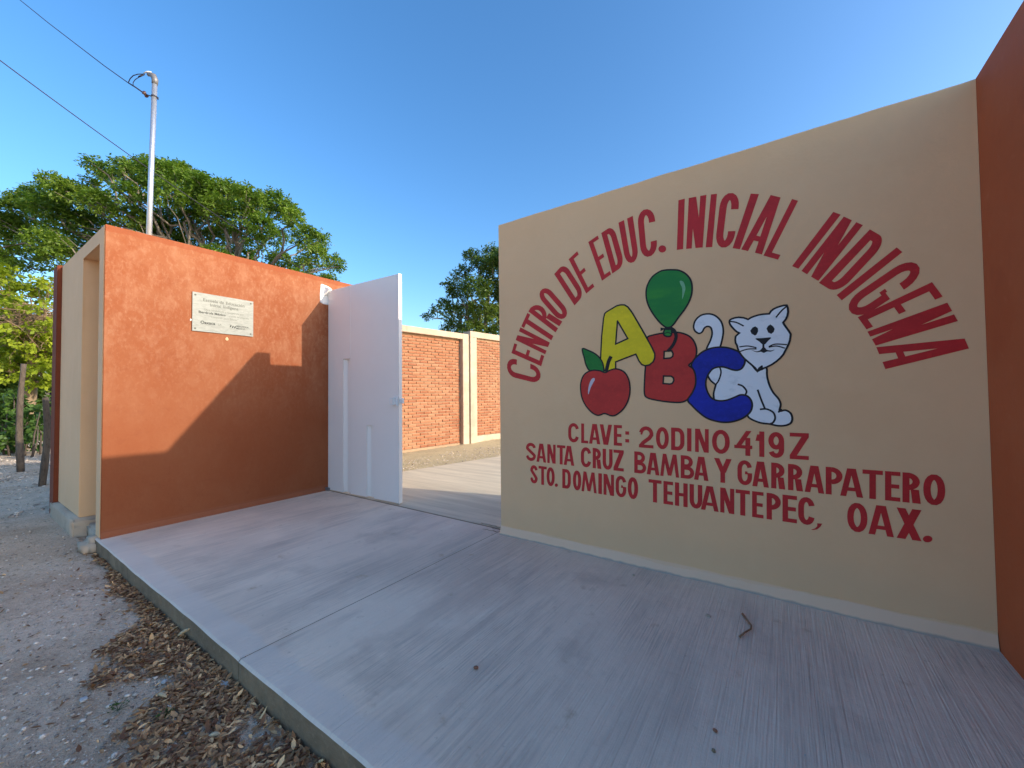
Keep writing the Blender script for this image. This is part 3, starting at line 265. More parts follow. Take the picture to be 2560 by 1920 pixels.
M['twig'] = mat('brown_twig', (.30, .17, .09), .9, [(20, (.18, .10, .06), .45, .7, .8)])
M['stone'] = mat('pale_stone', (.46, .45, .43), .9, [(6, (.30, .29, .28), .45, .7, .7)], [(40, .5, .01, (1, 1, 1))])
M['dark_inside'] = mat('doorway_shade', (.012, .014, .03), .9)  # near-black colour standing for shade inside the open doorway
M['house'] = mat('far_house_plaster', (.42, .40, .36), .9, [(2, (.3, .28, .25), .4, .7, .6)])
M['seed'] = mat('brown_seed', (.30, .12, .065), .55, [(40, (.08, .03, .02), .45, .7, .8)])
M['paper'] = mat('paper_white', (.74, .68, .60), .9)
M['clear_scrap'] = mat('milky_plastic_scrap', (.40, .36, .32), .25, spec=.6)

def leaf_mat(name, c1, c2, trans, rough=.5):
    m = bpy.data.materials.new(name); m.use_nodes = True
    t = m.node_tree; N = t.nodes; L = t.links
    b = N['Principled BSDF']; out = N['Material Output']
    b.inputs['Roughness'].default_value = rough; b.inputs['Specular IOR Level'].default_value = .35
    at = N.new('ShaderNodeAttribute'); at.attribute_name = 'tint'
    mx = N.new('ShaderNodeMix'); mx.data_type = 'RGBA'
    mx.inputs['A'].default_value = (*c1, 1); mx.inputs['B'].default_value = (*c2, 1)
    mx.clamp_factor = False
    L.new(at.outputs['Fac'], mx.inputs['Factor']); L.new(mx.outputs['Result'], b.inputs['Base Color'])
    tr = N.new('ShaderNodeBsdfTranslucent')
    hs = N.new('ShaderNodeMix'); hs.data_type = 'RGBA'; hs.blend_type = 'MULTIPLY'; hs.inputs['Factor'].default_value = 1
    L.new(mx.outputs['Result'], hs.inputs['A']); hs.inputs['B'].default_value = (1.5, 1.7, .6, 1)
    L.new(hs.outputs['Result'], tr.inputs['Color'])
    ms = N.new('ShaderNodeMixShader'); ms.inputs[0].default_value = trans
    L.new(b.outputs[0], ms.inputs[1]); L.new(tr.outputs[0], ms.inputs[2]); L.new(ms.outputs[0], out.inputs['Surface'])
    return m
M['leaf_big'] = leaf_mat('tree_leaf', (.060, .13, .012), (.18, .25, .030), .38)
M['leaf_rear'] = leaf_mat('rear_tree_leaf', (.038, .082, .010), (.125, .17, .022), .30)
M['leaf_lime'] = leaf_mat('lime_leaf', (.15, .21, .014), (.36, .41, .035), .42)
M['leaf_hedge'] = leaf_mat('hedge_leaf', (.025, .07, .015), (.10, .17, .03), .30)
M['litter'] = leaf_mat('dead_leaf', (.14, .055, .028), (.78, .46, .22), .1, .8)

# ---------------------------------------------------------------- helpers
def tag(o, label=None, cat=None, group=None, kind=None):
    if label: o['label'] = label
    if cat: o['category'] = cat
    if group: o['group'] = group
    if kind: o['kind'] = kind
    return o
def empty(name, loc, label, cat, group=None):
    o = bpy.data.objects.new(name, None); col.objects.link(o); o.location = loc; o.empty_display_size = .2
    return tag(o, label, cat, group)
def link(name, me, material, parent=None):
    o = bpy.data.objects.new(name, me); col.objects.link(o)
    if material and not me.materials: me.materials.append(material)
    if parent:
        o.parent = parent
        p = parent; off = Vector((0, 0, 0))
        while p: off += Vector(p.location); p = p.parent
        o.location = -off if me.get('world', True) else o.location
    return o
def finish(name, bm, material, parent=None, smooth=False, bevel=0, seg=2):
    if bevel: bmesh.ops.bevel(bm, geom=[e for e in bm.edges], offset=bevel, segments=seg, affect='EDGES', clamp_overlap=True)
    bmesh.ops.recalc_face_normals(bm, faces=bm.faces)
    me = bpy.data.meshes.new(name); bm.to_mesh(me); bm.free()
    if smooth:
        for p in me.polygons: p.use_smooth = True
    return link(name, me, material, parent)
def boxbm(bm, x0, x1, y0, y1, z0, z1, M4=None):
    vs = [bm.verts.new(Vector((x, y, z)) if M4 is None else M4 @ Vector((x, y, z))) for x in (x0, x1) for y in (y0, y1) for z in (z0, z1)]
    for f in ((0, 1, 3, 2), (4, 6, 7, 5), (0, 4, 5, 1), (2, 3, 7, 6), (0, 2, 6, 4), (1, 5, 7, 3)): bm.faces.new([vs[i] for i in f])
    return vs
def box(name, x0, x1, y0, y1, z0, z1, material, parent=None, bevel=0, M4=None, seg=2):
    bm = bmesh.new(); boxbm(bm, x0, x1, y0, y1, z0, z1, M4); return finish(name, bm, material, parent, bevel=bevel, seg=seg)
def prism(name, pts, axis, a, b, material, parent=None, bevel=0):
    """pts: 2-D outline; axis 'y' -> pts are (x,z); 'z' -> (x,y); 'x' -> (y,z)"""
    bm = bmesh.new()
    f = {'y': lambda p, t: (p[0], t, p[1]), 'z': lambda p, t: (p[0], p[1], t), 'x': lambda p, t: (t, p[0], p[1])}[axis]
    A = [bm.verts.new(f(p, a)) for p in pts]; B = [bm.verts.new(f(p, b)) for p in pts]
    bm.faces.new(A); bm.faces.new(B[::-1])
    for i in range(len(pts)): bm.faces.new((A[i], B[i], B[(i + 1) % len(pts)], A[(i + 1) % len(pts)]))
    if bevel:
        es = [e for e in bm.edges]
        bmesh.ops.bevel(bm, geom=es, offset=bevel, segments=2, affect='EDGES', clamp_overlap=True)
    bmesh.ops.triangulate(bm, faces=[f for f in bm.faces if len(f.verts) > 4])
    return finish(name, bm, material, parent)
def tube(bm, pts, rad, n=8, caps=True):
    rings = []; pts = [Vector(p) for p in pts]
    ref = Vector((.31, .17, .93)).normalized()
    for i, p in enumerate(pts):
        d = (pts[min(i + 1, len(pts) - 1)] - pts[max(i - 1, 0)]).normalized()
        u = d.cross(ref)
        if u.length < 1e-3: u = d.cross(Vector((1, 0, 0)))
        u.normalize(); v = d.cross(u); r_ = rad[i] if hasattr(rad, '__len__') else rad
        rings.append([bm.verts.new(p + (u * math.cos(2 * math.pi * k / n) + v * math.sin(2 * math.pi * k / n)) * r_) for k in range(n)])
    for a, b in zip(rings, rings[1:]):
        for k in range(n): bm.faces.new((a[k], a[(k + 1) % n], b[(k + 1) % n], b[k]))
    if caps: bm.faces.new(rings[0][::-1]); bm.faces.new(rings[-1])
def tube_obj(name, pts, rad, material, parent=None, n=10):
    bm = bmesh.new(); tube(bm, pts, rad, n); return finish(name, bm, material, parent, smooth=True)
def numesh(name, V, F, material, parent=None, tint=None, smooth=False):
    me = bpy.data.meshes.new(name)
    V = np.asarray(V, np.float32); F = np.asarray(F, np.int32)
    me.vertices.add(len(V)); me.vertices.foreach_set('co', V.ravel())
    k = F.shape[1]
    me.loops.add(F.size); me.loops.foreach_set('vertex_index', F.ravel())
    me.polygons.add(len(F)); me.polygons.foreach_set('loop_start', np.arange(0, F.size, k, dtype=np.int32)); me.polygons.foreach_set('loop_total', np.full(len(F), k, np.int32))
    if smooth: me.polygons.foreach_set('use_smooth', np.ones(len(F), bool))
    me.update(calc_edges=True)
    if tint is not None:
        a = me.attributes.new('tint', 'FLOAT', 'FACE'); a.data.foreach_set('value', np.asarray(tint, np.float32))
    return link(name, me, material, parent)

# ---------------------------------------------------------------- ground
def grid_sheet(name, x0, x1, y0, y1, z, nx, ny, amp, material):
    xs = np.linspace(x0, x1, nx); ys = np.linspace(y0, y1, ny)
    X, Y = np.meshgrid(xs, ys); Zz = z + amp * (np.sin(X * 2.1 + 1.3 * np.sin(Y * 1.7)) * np.sin(Y * 2.9 + X) * .6 + rng.normal(0, .25, X.shape) * .5)
    V = np.stack([X, Y, Zz], -1).reshape(-1, 3)
    I = np.arange(nx * ny).reshape(ny, nx)
    F = np.stack([I[:-1, :-1], I[:-1, 1:], I[1:, 1:], I[1:, :-1]], -1).reshape(-1, 4)
    return tag(numesh(name, V, F, material, smooth=True), kind='structure')
far = box('ground', -600, 600, -600, 600, -1.2, -.175, M['dirt']); tag(far, kind='structure')
grid_sheet('dirt_road', -26, 4, -6, 1.015, -.149, 320, 90, .006, M['dirt'])
grid_sheet('dirt_verge', -26, -9.0, 1.015, 9, -.149, 150, 70, .008, M['dirt'])

# left and right bay of the entrance slab, tooled joint between them
def slab(x0, x1, y0, y1, wob=True):
    bm = bmesh.new()
    n = 46
    band = .16
    top = []
    ys = [y0, y0 + .012, y0 + band, y1 - .012, y1]
    zs = [-.012, 0, 0, 0, -.01]
    rows = []
    for yi, z in zip(ys, zs):
        row = []
        for i in range(n + 1):
            x = x0 + (x1 - x0) * i / n
            w = (.0022 * math.sin(x * 3.1) + .0012 * math.sin(x * 11) + random.uniform(-.001, .001)) if yi < y0 + .05 else 0
            zz = z - (.004 if i in (0, n) else 0)
            row.append(bm.verts.new((x, yi + w, zz)))
        rows.append(row)
    low = [bm.verts.new((v.co.x, v.co.y + .004, -.30)) for v in rows[0]]
    for a, b in zip([low] + rows, rows):
        if a is b: continue
        for i in range(n): bm.faces.new((a[i], a[i + 1], b[i + 1], b[i]))
    me = finish('entrance_slab', bm, M['concrete'])
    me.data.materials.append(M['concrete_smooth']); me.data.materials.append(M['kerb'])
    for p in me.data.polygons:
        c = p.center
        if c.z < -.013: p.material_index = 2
    tag(me, kind='structure'); return me
slab(-6.30, -2.6115, 1.0215, 3.60)
slab(-2.6045, 1.02, 1.0215, 3.66)
box('slab_joint', -2.63, -2.59, 1.06, 3.62, -.03, -.0045, M['kerb'])['kind'] = 'structure'
# sliding-gate threshold and yard slab behind it
box('threshold_gap', -6.2, -2.5, 3.595, 3.63, -.03, -.009, M['kerb'])['kind'] = 'structure'
yd = prism('yard_slab', [(-6.2, 3.63), (-6.25, 5.2), (-5.74, 7.74), (-5.0, 11.4), (-4.3, 18), (4, 18), (4, 3.70), (-2.5, 3.70), (-2.5, 3.63)], 'z', -.12, -.0045, M['yard_concrete'])
tag(yd, kind='structure')
xs = np.linspace(-9.2, 5, 120); ys = np.linspace(4.4, 24, 150)
X, Y = np.meshgrid(xs, ys)
Zz = -.03 + .05 * np.clip((-6.6 - X) / 1.2, 0, 1) + .05 * np.clip((Y - 8.6) / 1.2, 0, 1) * np.clip((-6.3 - X) / 1.0, 0, 1) + rng.normal(0, .006, X.shape)
I = np.arange(120 * 150).reshape(150, 120)
tag(numesh('yard_gravel', np.stack([X, Y, Zz], -1).reshape(-1, 3), np.stack([I[:-1, :-1], I[:-1, 1:], I[1:, 1:], I[1:, :-1]], -1).reshape(-1, 4), M['yard_dirt'], smooth=True), kind='structure')
# broken corner beside the mural
bm = bmesh.new()
for (x0, x1, y0, y1) in ((-2.95, -2.62, 3.635, 3.66), (-2.80, -2.60, 3.50, 3.52), (-2.74, -2.60, 3.57, 3.59)):
    pts = [(x0 + (x1 - x0) * i / 8, (y0 + y1) / 2 + random.uniform(-.012, .012)) for i in range(9)]
    for a, b in zip(pts, pts[1:]):
        w = random.uniform(.003, .008)
        vs = [bm.verts.new(v) for v in ((a[0], a[1] - w, .001), (b[0], b[1] - w, .001), (b[0], b[1] + w, .001), (a[0], a[1] + w, .001))]; bm.faces.new(vs)
tag(finish('slab_crack', bm, M['kerb']), kind='structure')

# ---------------------------------------------------------------- left gateway block
gate_block = empty('gateway_wall', (-7.2, 1.5, 0), 'orange plastered gateway wall with tan niche front, on the left of the gate opening', 'wall')
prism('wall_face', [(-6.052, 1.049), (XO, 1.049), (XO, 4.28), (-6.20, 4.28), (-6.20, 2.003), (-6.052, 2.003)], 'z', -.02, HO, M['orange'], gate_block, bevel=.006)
tag(prism('front_frame', [(-8.47, .05), (-7.10, .05), (-7.10, 3.23), (-6.245, 3.23), (-6.245, .0), (-6.054, .0), (-6.054, HO - .003), (-8.47, HO - .003)], 'y', YF, 1.92, M['tan'], gate_block, bevel=.008))
box('niche_back', -7.098, -6.247, 1.84, 1.90, .05, 3.228, M['tan'], gate_block)
box('pillar', -8.78, -8.473, 1.0, 1.9, -.16, 3.40, M['orange3'], gate_block, bevel=.008)
def rough_block(name, x0, x1, y0, y1, z0, z1, material, parent, amp=.012, bev=.02, cuts=6):
    bm = bmesh.new(); boxbm(bm, x0, x1, y0, y1, z0, z1)
    bmesh.ops.bevel(bm, geom=list(bm.edges), offset=bev, segments=3, affect='EDGES')
    bmesh.ops.subdivide_edges(bm, edges=[e for e in bm.edges if e.calc_length() > .15], cuts=cuts, use_grid_fill=True)
    bmesh.ops.triangulate(bm, faces=bm.faces)
    for v in bm.verts: v.co += Vector([random.uniform(-amp, amp) for _ in range(3)])
    return finish(name, bm, material, parent, smooth=True)
rough_block('plinth', -8.60, -7.02, .985, 1.98, -.2, .046, M['cement'], gate_block, .006, .015)
rough_block('niche_footing', -7.01, -6.40, 1.10, 1.98, -.2, -.02, M['cement'], gate_block, .006)
rough_block('corner_footing', -6.36, -6.07, .925, 1.25, -.2, .005, M['cement'], gate_block, .010, .06, 3)
# cove of paint along the foot of the orange wall
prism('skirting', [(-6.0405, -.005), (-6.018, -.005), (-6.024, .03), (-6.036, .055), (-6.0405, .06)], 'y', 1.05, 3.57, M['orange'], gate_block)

# ---------------------------------------------------------------- right side: mural wall, return wall, street wall
mural = empty('mural_wall', (XM, YM, 0), 'tan plastered wall painted with red school lettering, fruit, balloon, letters and cat', 'wall')
def wavy_wall(name, x0, x1, z0, z1, yf, yb, material, parent):
    bm = bmesh.new(); n = 60
    F_, B_ = [], []
    for i in range(n + 1):
        x = x0 + (x1 - x0) * i / n
        top = z1 + .0014 * math.sin(x * 5.3) + .0012 * math.sin(x * 13.7) + random.uniform(-.0015, .0015)
        F_.append([bm.verts.new(v) for v in ((x, yf, z0), (x, yf, top - .014), (x, yf + .005, top - .004), (x, yf + .015, top), (x, yb, top), (x, yb, z0))])
    for a, b in zip(F_, F_[1:]):
        for k in range(5): bm.faces.new((a[k], b[k], b[k + 1], a[k + 1]))
    bm.faces.new(F_[0]); bm.faces.new(F_[-1][::-1])
    return finish(name, bm, material, parent)
wavy_wall('wall_face', XM, XR - .001, -.02, H, YM, 3.69, M['mural'], mural)
# ragged foot coat
bm = bmesh.new(); n = 150; ro = []
for i in range(n + 1):
    x = XM + .002 + (XR - XM - .006) * i / n
    t_ = .062 + .016 * math.sin(x * 2.2) + .006 * math.sin(x * 9) + random.uniform(-.004, .004)
    o_ = .030 + .008 * math.sin(x * 4)
    ro.append([bm.verts.new(v) for v in ((x, YM - .0005, t_ + .014), (x, YM - .008, t_ + .006), (x, YM - o_ * .6, t_ * .6), (x, YM - o_, .012), (x, YM - o_ - .006, -.006))])
for a, b in zip(ro, ro[1:]):
    for k in range(4): bm.faces.new((a[k], a[k + 1], b[k + 1], b[k]))
finish('foot_coat', bm, M['mural'], mural, smooth=True)
ret = prism('return_wall', [(XR, 1.05), (1.14, 1.05), (1.14, 3.69), (XR, 3.69)], 'z', -.16, H + .006, M['orange2'], bevel=.01)
tag(ret, 'dark red-brown plastered wall at the right edge, meeting the mural wall at its corner', 'wall')
sw = box('street_wall', 1.142, 14, 1.05, 1.27, -.2, H, M['tan'])
tag(sw, 'long tan street wall running right from the dark red-brown return wall', 'wall')

# painted letters: strokes in a unit box, mapped to the place of each letter on the wall
def arc(cx, cy, rx, ry, a0, a1, n=9):
    return [(cx + rx * math.cos(R(a0 + (a1 - a0) * i / n)), cy + ry * math.sin(R(a0 + (a1 - a0) * i / n))) for i in range(n + 1)]
def band(pts, t, closed=False):
    """convex pieces of a stroke: one quad per segment and a mitred wedge at each joint"""
    P = [Vector(p) for p in pts]; P = [p for i, p in enumerate(P) if i == 0 or (p - P[i - 1]).length > 1e-6]; n = len(P); q = []; seg = []
    for i in range(n if closed else n - 1):
        a, b = P[i], P[(i + 1) % n]; d = (b - a).normalized(); nn = Vector((-d.y, d.x)) * t / 2
        q.append([a + nn, a - nn, b - nn, b + nn]); seg.append((d, nn))
    for i in range(len(seg) if closed else len(seg) - 1):
        d1, n1 = seg[i]; d2, n2 = seg[(i + 1) % len(seg)]; b = P[(i + 1) % n]; cr = d1.x * d2.y - d1.y * d2.x
        if abs(cr) < 1e-4: continue
        s_ = -1 if cr > 0 else 1
        mm = n1 + n2; k = (t / 2) ** 2 * 2 / max(mm.length_squared, 1e-9) * 1.0
        tip = b + mm * s_ * min(k / 1.0, 1.6) * 1.0
        q.append([b, b + n1 * s_, tip, b + n2 * s_])
    return q
def rect(x0, x1, y0, y1): return [[(x0, y0), (x1, y0), (x1, y1), (x0, y1)]]
def diag(x0, x1, hw, y0=0, y1=1): return [[(x0, y0), (x0 + hw, y0), (x1 + hw, y1), (x1, y1)]]
def glyph(c, w, t, ry):
    h = t / 2; ry = min(ry, .5 - h); cx = w / 2; rx = w / 2 - h
    top = lambda a0, a1: arc(cx, 1 - h - ry, rx, ry, a0, a1); bot = lambda a0, a1: arc(cx, h + ry, rx, ry, a0, a1)
    e0 = min(.70, 1 - h - ry - .01); e1 = max(.30, h + ry + .01)
    if c in 'O0': return [band(top(0, 180) + bot(180, 360), t, True)]
    if c == 'C': return [band([(w - h, e0)] + top(0, 180) + bot(180, 360) + [(w - h, e1)], t)] if ry < .25 else [band(top(12, 180) + bot(180, 348), t)]
    if c == 'G': return [band(([(w - h, e0)] if ry < .25 else []) + top(0 if ry < .25 else 14, 180) + bot(180, 360) + [(w - h, .50)], t), rect(w * .52, w - t, .44, .44 + t * .75)]
    if c == 'U': return [band([(h, 1)] + bot(180, 360) + [(w - h, 1)], t)]
    if c == 'I': return [rect(0, w, 0, 1)]
    if c == 'L': return [rect(0, t, 0, 1), rect(t, w, 0, t * .85)]
    if c == 'T': return [rect(0, w, 1 - t * .85, 1), rect(cx - h, cx + h, 0, 1 - t * .85)]
    if c == 'E': b = t * .85; return [rect(0, t, 0, 1), rect(t, w, 0, b), rect(t, w * .93, .5 - b / 2, .5 + b / 2), rect(t, w, 1 - b, 1)]
    if c == 'H': return [rect(0, t, 0, 1), rect(w - t, w, 0, 1), rect(t, w - t, .5 - h * .8, .5 + h * .8)]
    if c == 'N': return [rect(0, t, 0, 1), rect(w - t, w, 0, 1), diag(w - t * 1.25, 0, t * 1.25)]
    if c == 'M': return [diag(0, w * .14, t * 1.0), diag(w - t * 1.0, w * .86 - t, t * 1.0), diag(cx - h * 1.1, w * .14, t * 1.1, .05), diag(cx - h * 1.1, w * .86 - t * 1.1, t * 1.1, .05)]
    if c == 'A': return [diag(0, cx - t * .75, t * 1.05), diag(w - t * 1.05, cx - t * .30, t * 1.05), rect(w * .22, w * .78, .20, .20 + t * .8)]
    if c == 'V': return [diag(cx - t * .7, 0, t * 1.1), diag(cx - t * .4, w - t * 1.1, t * 1.1)]
    if c == 'Y': return [diag(cx - h, 0, t * 1.15, .42), diag(cx - h, w - t * 1.15, t * 1.15, .42), rect(cx - h, cx + h, 0, .45)]
    if c == 'X': return [diag(0, w - t * 1.25, t * 1.25), diag(w - t * 1.25, 0, t * 1.25)]
    if c == 'Z': b = t * .85; return [rect(0, w, 1 - b, 1), rect(0, w, 0, b), diag(0, w - t * 1.3, t * 1.3, b, 1 - b)]
    if c == 'D': rd = min(rx, .26); return [band([(h, h), (h, 1 - h)] + arc(w - h - rx, 1 - h - ry, rx, ry, 90, 0) + arc(w - h - rx, h + ry, rx, ry, 0, -90), t, True)]
    def bowl(y0, y1, wr):
        rr = (y1 - y0) / 2 - h; q = min(rr, wr * .6)
        return band([(t, y1 - h)] + arc(wr - h - q, y1 - h - rr, q, rr, 90, -90, 12) + [(t, y0 + h)], t)
    if c == 'P': return [rect(0, t, 0, 1), bowl(.38, 1, w)]
    if c == 'R': return [rect(0, t, 0, 1), bowl(.42, 1, w * .95), diag(w - t * 1.15, w * .45, t * 1.15, 0, .45)]
    if c == 'B': return [rect(0, t, 0, 1), bowl(.5 - h * .5, 1, w * .9), bowl(0, .5 + h * .5, w)]
    if c == 'S': r4 = (1 - t) / 4; return [band([(w - h * 1.1, .76)] + arc(cx, 1 - h - r4, rx, r4, 10, 180) + [(h * 1.3, .66), (cx, .5), (w - h * 1.3, .34)] + arc(cx, h + r4, rx, r4, 0, -170) + [(h * 1.1, .25)], t)]
    if c == '2': return [band([(h, .70)] + arc(cx, 1 - h - .26, rx, .26, 170, -10) + [(w * .72, .46), (w * .30, .24), (h, t * .5)], t), rect(0, w, 0, t * .85)]
    if c == '4': return [rect(w * .62, w * .62 + t, 0, .72), rect(0, w, .28, .28 + t * .8), diag(0, w * .66, t * 1.1, .30, 1)]
    if c == '1': return [rect(w - t, w, 0, 1), diag(0, w - t * 1.4, t * .9, .62, .88)]
    if c == '9': return [band(arc(cx, .66, rx, .34 - h, 0, 360, 20)[:-1], t, True), band([(w - h, .66), (w - h, h + .22)] + arc(cx, h + .22, rx, .22, 0, -160)[1:] , t)]
    if c == ':': return [rect(w * .05, w * .95, .56, .72), rect(w * .05, w * .95, .19, .35)]
    if c == '.': return [[arc(cx, .5, cx, .5, 0, 360, 18)[:-1]]]
    if c == ',': return [[[(w * .55, 1), (w, .95), (w * .85, .5), (w * .55, .1), (w * .2, 0), (0, .06), (w * .35, .25), (w * .55, .55)]]]
def paint_letter(c, style, q):
    TL, TR, BR, BL = [Vector(v) for v in q]
    hh = ((TL + TR) / 2 - (BL + BR) / 2).length; ww = ((TR + BR) / 2 - (TL + BL) / 2).length
    hv = ((TL + TR) / 2 - (BL + BR) / 2).normalized(); wv = ((TR + BR) / 2 - (TL + BL) / 2)
    area = abs(hv.x * wv.y - hv.y * wv.x)
    w = max(area, .02) / hh
    t = {'a': .122, 'l': .172}[style] * {'N': .86, 'M': .80, 'A': .93, 'B': .92, 'G': .92}.get(c, 1)
    if c == 'I': t = w
    t = min(t, w * .42) if c not in 'I1' else t
    ry = {'a': .20, 'l': .27}[style]
    if c in 'O0' and style == 'l': ry = .38
    bm = bmesh.new()
    for k, stroke in enumerate(glyph(c, w, t, ry)):
        for j, poly in enumerate(stroke):
            yl = YM - .0010 - .0004 * k - .00001 * (j % 40)
            vs = []
            for p in poly:
                u, v = p[0] / w, p[1]
                a = TL.lerp(TR, u); b = BL.lerp(BR, u); s = b.lerp(a, v)
                vs.append(bm.verts.new((s.x, yl, s.y)))
            if len(vs) == 4 and (vs[0].co - vs[2].co).length < 1e-5: continue
            try: bm.faces.new(vs)
            except ValueError: pass
    bmesh.ops.remove_doubles(bm, verts=bm.verts, dist=1e-5)
    bm.normal_update()
    for f in bm.faces:
        if f.normal.y > 0: f.normal_flip()
    me = bpy.data.meshes.new('letter'); bm.to_mesh(me); bm.free()
    link('letter', me, M['red_paint'], mural)
for c, s, q in LETTERS: paint_letter(c, s, q)

def smooth_ring(ring, closed=True, sub=5):
    P = [Vector(p) for p in ring]; n = len(P); o = []
    for i in range(n if closed else n - 1):
        p0 = P[i - 1] if (closed or i > 0) else P[i]; p1 = P[i]; p2 = P[(i + 1) % n]; p3 = P[(i + 2) % n] if (closed or i + 2 < n) else p2
        for k in range(sub):
            t = k / sub
            o.append(.5 * ((2 * p1) + (p2 - p0) * t + (2 * p0 - 5 * p1 + 4 * p2 - p3) * t * t + (3 * p1 - p0 - 3 * p2 + p3) * t ** 3))
    if not closed: o.append(P[-1])
    return o
def stroke_faces(bm, pts, w, y, closed):
    for j, q in enumerate(band(pts, w, closed)):
        vs = [bm.verts.new((p.x, y - .000004 * (j % 40), p.y)) for p in q]
        f = bm.faces.new(vs)
def flip_front(bm):
    bmesh.ops.remove_doubles(bm, verts=bm.verts, dist=1e-6); bm.normal_update()
    for f in bm.faces:
        if f.normal.y > 0: f.normal_flip()
def to_obj(name, bm, material, parent):
    flip_front(bm); me = bpy.data.meshes.new(name); bm.to_mesh(me); bm.free(); return link(name, me, material, parent)
NOLINE = {'painted_highlight', 'painted_eye', 'painted_nose', 'painted_mouth', 'painted_ribbon'}
for name, m_, sm, rings, layer in FILLS:
    y = YM - .0010 - .0004 * layer
    rr = [smooth_ring(r_, True, 4) if (sm and i == 0) else [Vector(p) for p in r_] for i, r_ in enumerate(rings)]
    bm = bmesh.new()
    flat = [v for r_ in rr for v in r_]
    vs = [bm.verts.new((v.x, y, v.y)) for v in flat]
    for tri in tessellate_polygon([[Vector((v.x, v.y, 0)) for v in r_] for r_ in rr]):
        try: bm.faces.new([vs[i] for i in tri])
        except ValueError: pass
    o = to_obj(name, bm, M[m_], mural)
    if name not in NOLINE:
        bm = bmesh.new()
        for r_ in rr: stroke_faces(bm, r_, .0135, y - .00012, True)
        to_obj('outline', bm, M['black_paint'], o)
for pts, w, layer in STROKES:
    bm = bmesh.new(); stroke_faces(bm, smooth_ring(pts, False, 6), w, YM - .0010 - .0004 * layer - .00012, False)
    to_obj('painted_line', bm, M['black_paint'], mural)

# ---------------------------------------------------------------- gate leaves
ang = math.atan2(3.645 - 3.592, -4.38 + 6.02)
G = Matrix.Translation((-6.02, 3.592, 0)) @ Matrix.Rotation(ang, 4, 'Z')
gate = empty('gate_leaf', (-6.02, 3.592, 0), 'white sheet-metal gate leaf standing shut beside the orange wall, two slot grooves', 'gate')
Lw = 1.642; zb, zt = .018, 3.185
g1, g2 = (.40, .578), (.958, 1.118)
pan = [(0.012, zb), (g1[0], zb), (g1[0], 2.07), (g1[1], 2.07), (g1[1], zb), (g2[0], zb), (g2[0], 1.07), (g2[1], 1.07), (g2[1], zb), (Lw, zb), (Lw, zt), (.012, zt)]
def gprism(name, pts, a, b, material, bevel=.003):
    bm = bmesh.new()
    A = [bm.verts.new(G @ Vector((p[0], a, p[1]))) for p in pts]; B = [bm.verts.new(G @ Vector((p[0], b, p[1]))) for p in pts]
    bm.faces.new(A); bm.faces.new(B[::-1])
    for i in range(len(pts)): bm.faces.new((A[i], B[i], B[(i + 1) % len(pts)], A[(i + 1) % len(pts)]))
    if bevel: bmesh.ops.bevel(bm, geom=list(bm.edges), offset=bevel, segments=2, affect='EDGES')
    bmesh.ops.triangulate(bm, faces=[f for f in bm.faces if len(f.verts) > 4])
    return finish(name, bm, material, gate)
gprism('panel', pan, 0, .042, M['white_metal'])
box('back_sheet', .014, Lw - .002, .0425, .052, zb + .002, zt - .002, M['white_metal'], gate, M4=G)
box('seam', g1[1] - .002, g1[1] + .002, -.003, -.0002, 2.09, zt - .01, M['white_metal'], gate, M4=G)
for a, b, zz in ((g1[0], g1[1], 2.07), (g2[0], g2[1], 1.07)):      # bent lining of each slot
    prism_pts = [(a + .002, .012), (a + .055, .041), (a + .002, .041)]
    bm = bmesh.new()
    lo = [bm.verts.new(G @ Vector((x, y, zb + .01))) for x, y in prism_pts]; hi = [bm.verts.new(G @ Vector((x, y, zz - .004))) for x, y in prism_pts]
    bm.faces.new(lo); bm.faces.new(hi[::-1])
    for i in range(3): bm.faces.new((lo[i], hi[i], hi[(i + 1) % 3], lo[(i + 1) % 3]))
    finish('slot_lining', bm, M['white_metal'], gate)
box('edge_cap', Lw + .001, Lw + .008, -.004, .056, zb, zt + .004, M['white_metal'], gate, bevel=.002, M4=G)
lk = box('lock_box', 1.515, 1.60, -.055, -.001, 1.365, 1.465, M['white'], gate, bevel=.005, M4=G)
box('lock_recess', 1.535, 1.578, -.058, -.0555, 1.385, 1.445, M['white_metal'], lk, M4=G)
box('lock_flange', 1.601, Lw - .002, -.02, -.001, 1.35, 1.48, M['white'], gate, bevel=.003, M4=G)
box('bolt', Lw + .009, Lw + .065, .005, .04, 1.385, 1.455, M['white'], gate, bevel=.004, M4=G)
tube_obj('drop_pin', [G @ Vector((Lw - .02, .02, zb + .01)), G @ Vector((Lw - .02, .02, -.004))], .010, M['galv'], gate)
hb = tube_obj('hinge_post', [G @ Vector((.006, .03, .004)), G @ Vector((.006, .03, zt + .03))], .0055, M['white'], gate)
box('bottom_hinge', -.018, .07, -.035, -.001, .001, .05, M['grey_metal'], gate, bevel=.004, M4=G)
